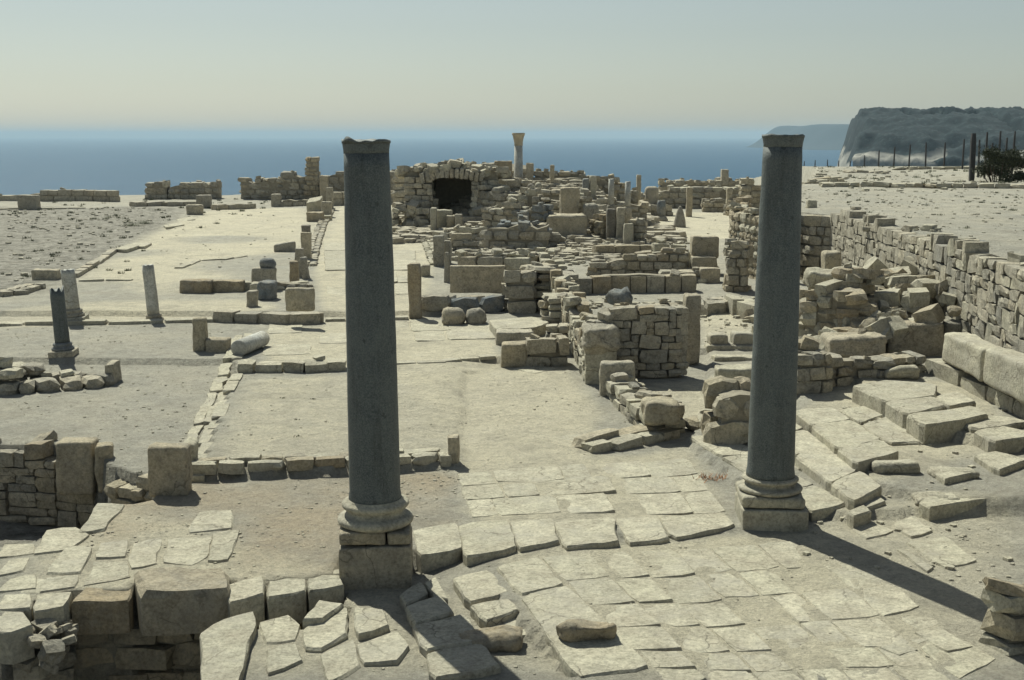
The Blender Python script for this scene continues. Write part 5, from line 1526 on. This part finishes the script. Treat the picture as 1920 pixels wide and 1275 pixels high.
# ------------------------------------------------------------------ fence, shrub, weeds
fd = [(1507, 140, 302), (1527, 136, 300), (1551, 131, 299), (1572, 127, 301), (1593, 123, 301), (1619, 112, 291), (1645, 102, 282), (1673, 96, 275), (1701, 92, 271), (1732, 90, 267), (1766, 84, 267), (1800, 80, 261), (1817, 66, 250), (1829, 69, 262), (1841, 68, 248), (1853, 72, 268), (1866, 70, 246), (1878, 70, 258), (1892, 70, 246)]
fx0 = XD(1800, 80)
fence = thing('fence', 'line of dark iron fence posts along the cliff edge', 'fence', (fx0, 80, gz(fx0, 80)))
for i, (px, dd, yt) in enumerate(fd):
    x = XD(px, dd)
    zt = ZY(yt, dd)
    zg = min(gz(x, dd), zt - 1.6)
    wdt = 0.05 if px != 1817 else 0.13
    me = bpy.data.meshes.new('fence_post')
    bm = bmesh.new()
    bmesh.ops.create_cube(bm, size=1)
    bmesh.ops.bevel(bm, geom=bm.edges[:], offset=0.15, segments=1, affect='EDGES')
    for v in bm.verts:
        v.co = Vector((v.co.x * wdt * 2, v.co.y * wdt * 2, (v.co.z + 0.5) * (zt - zg + 0.2) - 0.2))
    bm.to_mesh(me); bm.free()
    o = link('fence_post', me, fence, M['iron'])
    o.location = Vector((x, dd, zg)) - Vector(fence.location)
    o.rotation_euler = (R.gauss(0, 0.015), R.gauss(0, 0.015), 0)
x, y = XD(1866, 64), 64.0
sh_ = thing('shrub', 'dark tangled shrub in front of the fence at the right edge', 'shrub', (x, y, gz(x, y) - 0.05))
leaves('crown', 17000, (1.75, 1.0, 0.95), 0.06, 'leaf', sh_, 3)
V, Fc = [], []
rr = random.Random(4)
for i in range(26):
    b_ = Vector((rr.uniform(-0.5, 0.5), rr.uniform(-0.4, 0.4), 0))
    t = b_ * 2.2 + Vector((0, 0, rr.uniform(0.7, 1.35)))
    k = len(V)
    for q, r_ in ((b_, 0.035), (t, 0.01)):
        V += [q + Vector((r_, 0, 0)), q + Vector((-r_ * .5, r_, 0)), q + Vector((-r_ * .5, -r_, 0))]
    for j in range(3):
        Fc.append((k + j, k + (j + 1) % 3, k + 3 + (j + 1) % 3, k + 3 + j))
me = bpy.data.meshes.new('trunk'); me.from_pydata(V, [], Fc)
link('trunk', me, sh_, M['twig'])

def weed(px, py, n, size, mk, label, spread=0.12, nm='weed'):
    x, y = PG(px, py)
    V, Fc = [], []
    rr = random.Random(int(px))
    for i in range(n):
        a = rr.uniform(0, 6.28)
        b_ = Vector((rr.gauss(0, spread), rr.gauss(0, spread * 0.7), 0))
        t = b_ + Vector((cos(a) * size * 0.7, sin(a) * size * 0.7, rr.uniform(0.25, 0.8) * size))
        s = Vector((-sin(a), cos(a), 0)) * 0.008
        k = len(V)
        V += [b_ - s, b_ + s, t]
        Fc.append((k, k + 1, k + 2))
    me = bpy.data.meshes.new(nm); me.from_pydata(V, [], Fc)
    o = link(nm, me, None, M[mk], (x, y, gz(x, y)))
    tag(o, label, 'weed')
weed(1338, 898, 70, 0.11, 'dry', 'rust coloured dry weed on the paving left of the stepped slabs', 0.14)
for px, py, lb in ((247, 424, 'small green tuft on the dark soil, left one'), (273, 420, 'small green tuft on the dark soil, right one')):
    weed(px, py, 160, 0.3, 'tuft', lb, 0.25)

# ------------------------------------------------------------------ scattered stones (uncountable)
def scatter(name, polys, counts, sizes, mk, z=0.3, seed=1):
    rr = random.Random(seed)
    V, Fc = [], []
    for poly, cnt, (s0, s1) in zip(polys, counts, sizes):
        W_ = [P(a, b_, z) for a, b_ in poly]
        xs = [p[0] for p in W_]; ys = [p[1] for p in W_]
        arr = np.array(W_)
        nmade = 0
        while nmade < cnt:
            x = np.array([rr.uniform(min(xs), max(xs)) for _ in range(256)])
            y = np.array([rr.uniform(min(ys), max(ys)) for _ in range(256)])
            ok = inpoly(x, y, arr)
            ok &= np.array([vnoise(np.array(a * 0.9), np.array(b_ * 0.9), 31) > rr.uniform(-1, 0.6) for a, b_ in zip(x, y)])
            for a, b_ in zip(x[ok], y[ok]):
                s = s0 + (s1 - s0) * rr.random() ** 3
                v, f = LIB['round' if rr.random() < 0.5 else 'rubble'][rr.randrange(10)]
                zz = gz(a, b_) + s * 0.12
                an = rr.uniform(0, 6.28)
                ca, sa = cos(an), sin(an)
                k = len(V)
                sz = (s * rr.uniform(0.8, 1.4), s, s * rr.uniform(0.4, 0.8))
                for p in v:
                    px_, py_ = p[0] * sz[0], p[1] * sz[1]
                    V.append((a + px_ * ca - py_ * sa, b_ + px_ * sa + py_ * ca, zz + p[2] * sz[2]))
                Fc += [[q + k for q in ff] for ff in f]
                nmade += 1
                if nmade >= cnt:
                    break
    me = bpy.data.meshes.new(name)
    me.from_pydata(V, [], Fc)
    o = link(name, me, None, M[mk])
    o['kind'] = 'stuff'
scatter('pebbles',
        [[(370, 895), (860, 875), (1000, 1000), (640, 1100), (200, 1060)], [(640, 1060), (1400, 1000), (1900, 1275), (560, 1275)], [(1490, 770), (1900, 800), (1900, 1100), (1500, 1030)],
         [(15, 620), (420, 610), (370, 890), (15, 880)], [(440, 700), (1100, 700), (1250, 850), (870, 960), (380, 890)], [(0, 960), (300, 960), (420, 1120), (0, 1180)]],
        [900, 400, 500, 700, 500, 300], [(0.006, 0.035), (0.006, 0.03), (0.01, 0.08), (0.008, 0.045), (0.008, 0.035), (0.008, 0.04)], 'pave', 0.2, 5)
scatter('rubble_scatter',
        [[(15, 390), (340, 392), (220, 470), (15, 545)], [(330, 400), (590, 395), (560, 500), (250, 520)], [(810, 440), (1100, 440), (1080, 500), (830, 500)], [(1300, 560), (1420, 560), (1420, 640), (1320, 640)],
         [(1500, 560), (1760, 600), (1740, 640), (1500, 660)], [(1020, 560), (1310, 560), (1300, 600), (1030, 640)], [(1100, 450), (1320, 460), (1360, 540), (1060, 500)], [(1200, 400), (1400, 400), (1400, 440), (1220, 445)]],
        [500, 110, 220, 60, 160, 120, 140, 20], [(0.04, 0.2), (0.03, 0.10), (0.08, 0.35), (0.04, 0.15), (0.08, 0.35), (0.06, 0.3), (0.08, 0.35), (0.03, 0.1)], 'pave', 0.4, 8)
# terrace gravel: points on the terrace height
def scatter_w(name, boxes, mk, seed):
    rr = random.Random(seed)
    V, Fc = [], []
    for (x0, x1, y0, y1, cnt, s0, s1) in boxes:
        for _ in range(cnt):
            a, b_ = rr.uniform(x0, x1), rr.uniform(y0, y1)
            s = s0 + (s1 - s0) * rr.random() ** 3
            v, f = LIB['rubble'][rr.randrange(10)]
            zz = gz(a, b_) + s * 0.1
            ca, sa = cos(a * 50), sin(a * 50)
            k = len(V)
            for p in v:
                px_, py_ = p[0] * s * 1.2, p[1] * s
                V.append((a + px_ * ca - py_ * sa, b_ + px_ * sa + py_ * ca, zz + p[2] * s * 0.6))
            Fc += [[q + k for q in ff] for ff in f]
    me = bpy.data.meshes.new(name)
    me.from_pydata(V, [], Fc)
    o = link(name, me, None, M[mk])
    o['kind'] = 'stuff'
scatter_w('terrace_gravel', [(10.2, 22, 22, 56, 1200, 0.02, 0.10), (15, 36, 54, 86, 600, 0.05, 0.25)], 'pave', 3)
scatter_w('mound_rubble', [(-6.5, 7.5, 52, 76, 2600, 0.12, 0.75), (-3, 6, 44, 54, 700, 0.1, 0.45)], 'grey', 4)

# ------------------------------------------------------------------ sparse dry grass
def grass(name, boxes, mk, seed):
    rr = random.Random(seed)
    V, Fc = [], []
    for (x0, x1, y0, y1, cnt, sz) in boxes:
        for _ in range(cnt):
            a, b_ = rr.uniform(x0, x1), rr.uniform(y0, y1)
            z = gz(a, b_)
            for k_ in range(rr.randint(14, 40)):
                an = rr.uniform(0, 6.28)
                p = Vector((a + rr.gauss(0, sz * 0.5), b_ + rr.gauss(0, sz * 0.5), z - 0.01))
                t = p + Vector((cos(an) * sz * 0.5, sin(an) * sz * 0.5, sz * rr.uniform(0.3, 1.0)))
                s_ = Vector((-sin(an), cos(an), 0)) * (0.006 + 0.0002 * b_)
                k = len(V)
                V += [p - s_, p + s_, t]
                Fc.append((k, k + 1, k + 2))
    me = bpy.data.meshes.new(name)
    me.from_pydata(V, [], Fc)
    o = link(name, me, None, M[mk])
    o['kind'] = 'stuff'
grass('dry_grass', [(-35, -15, 45, 88, 130, 0.16), (-22, -12, 36, 50, 30, 0.12), (11, 24, 26, 60, 70, 0.10), (14, 40, 60, 88, 90, 0.2), (3.6, 8, 16, 22, 16, 0.05), (-6, -2, 17, 24, 14, 0.04)], 'tuft', 9)
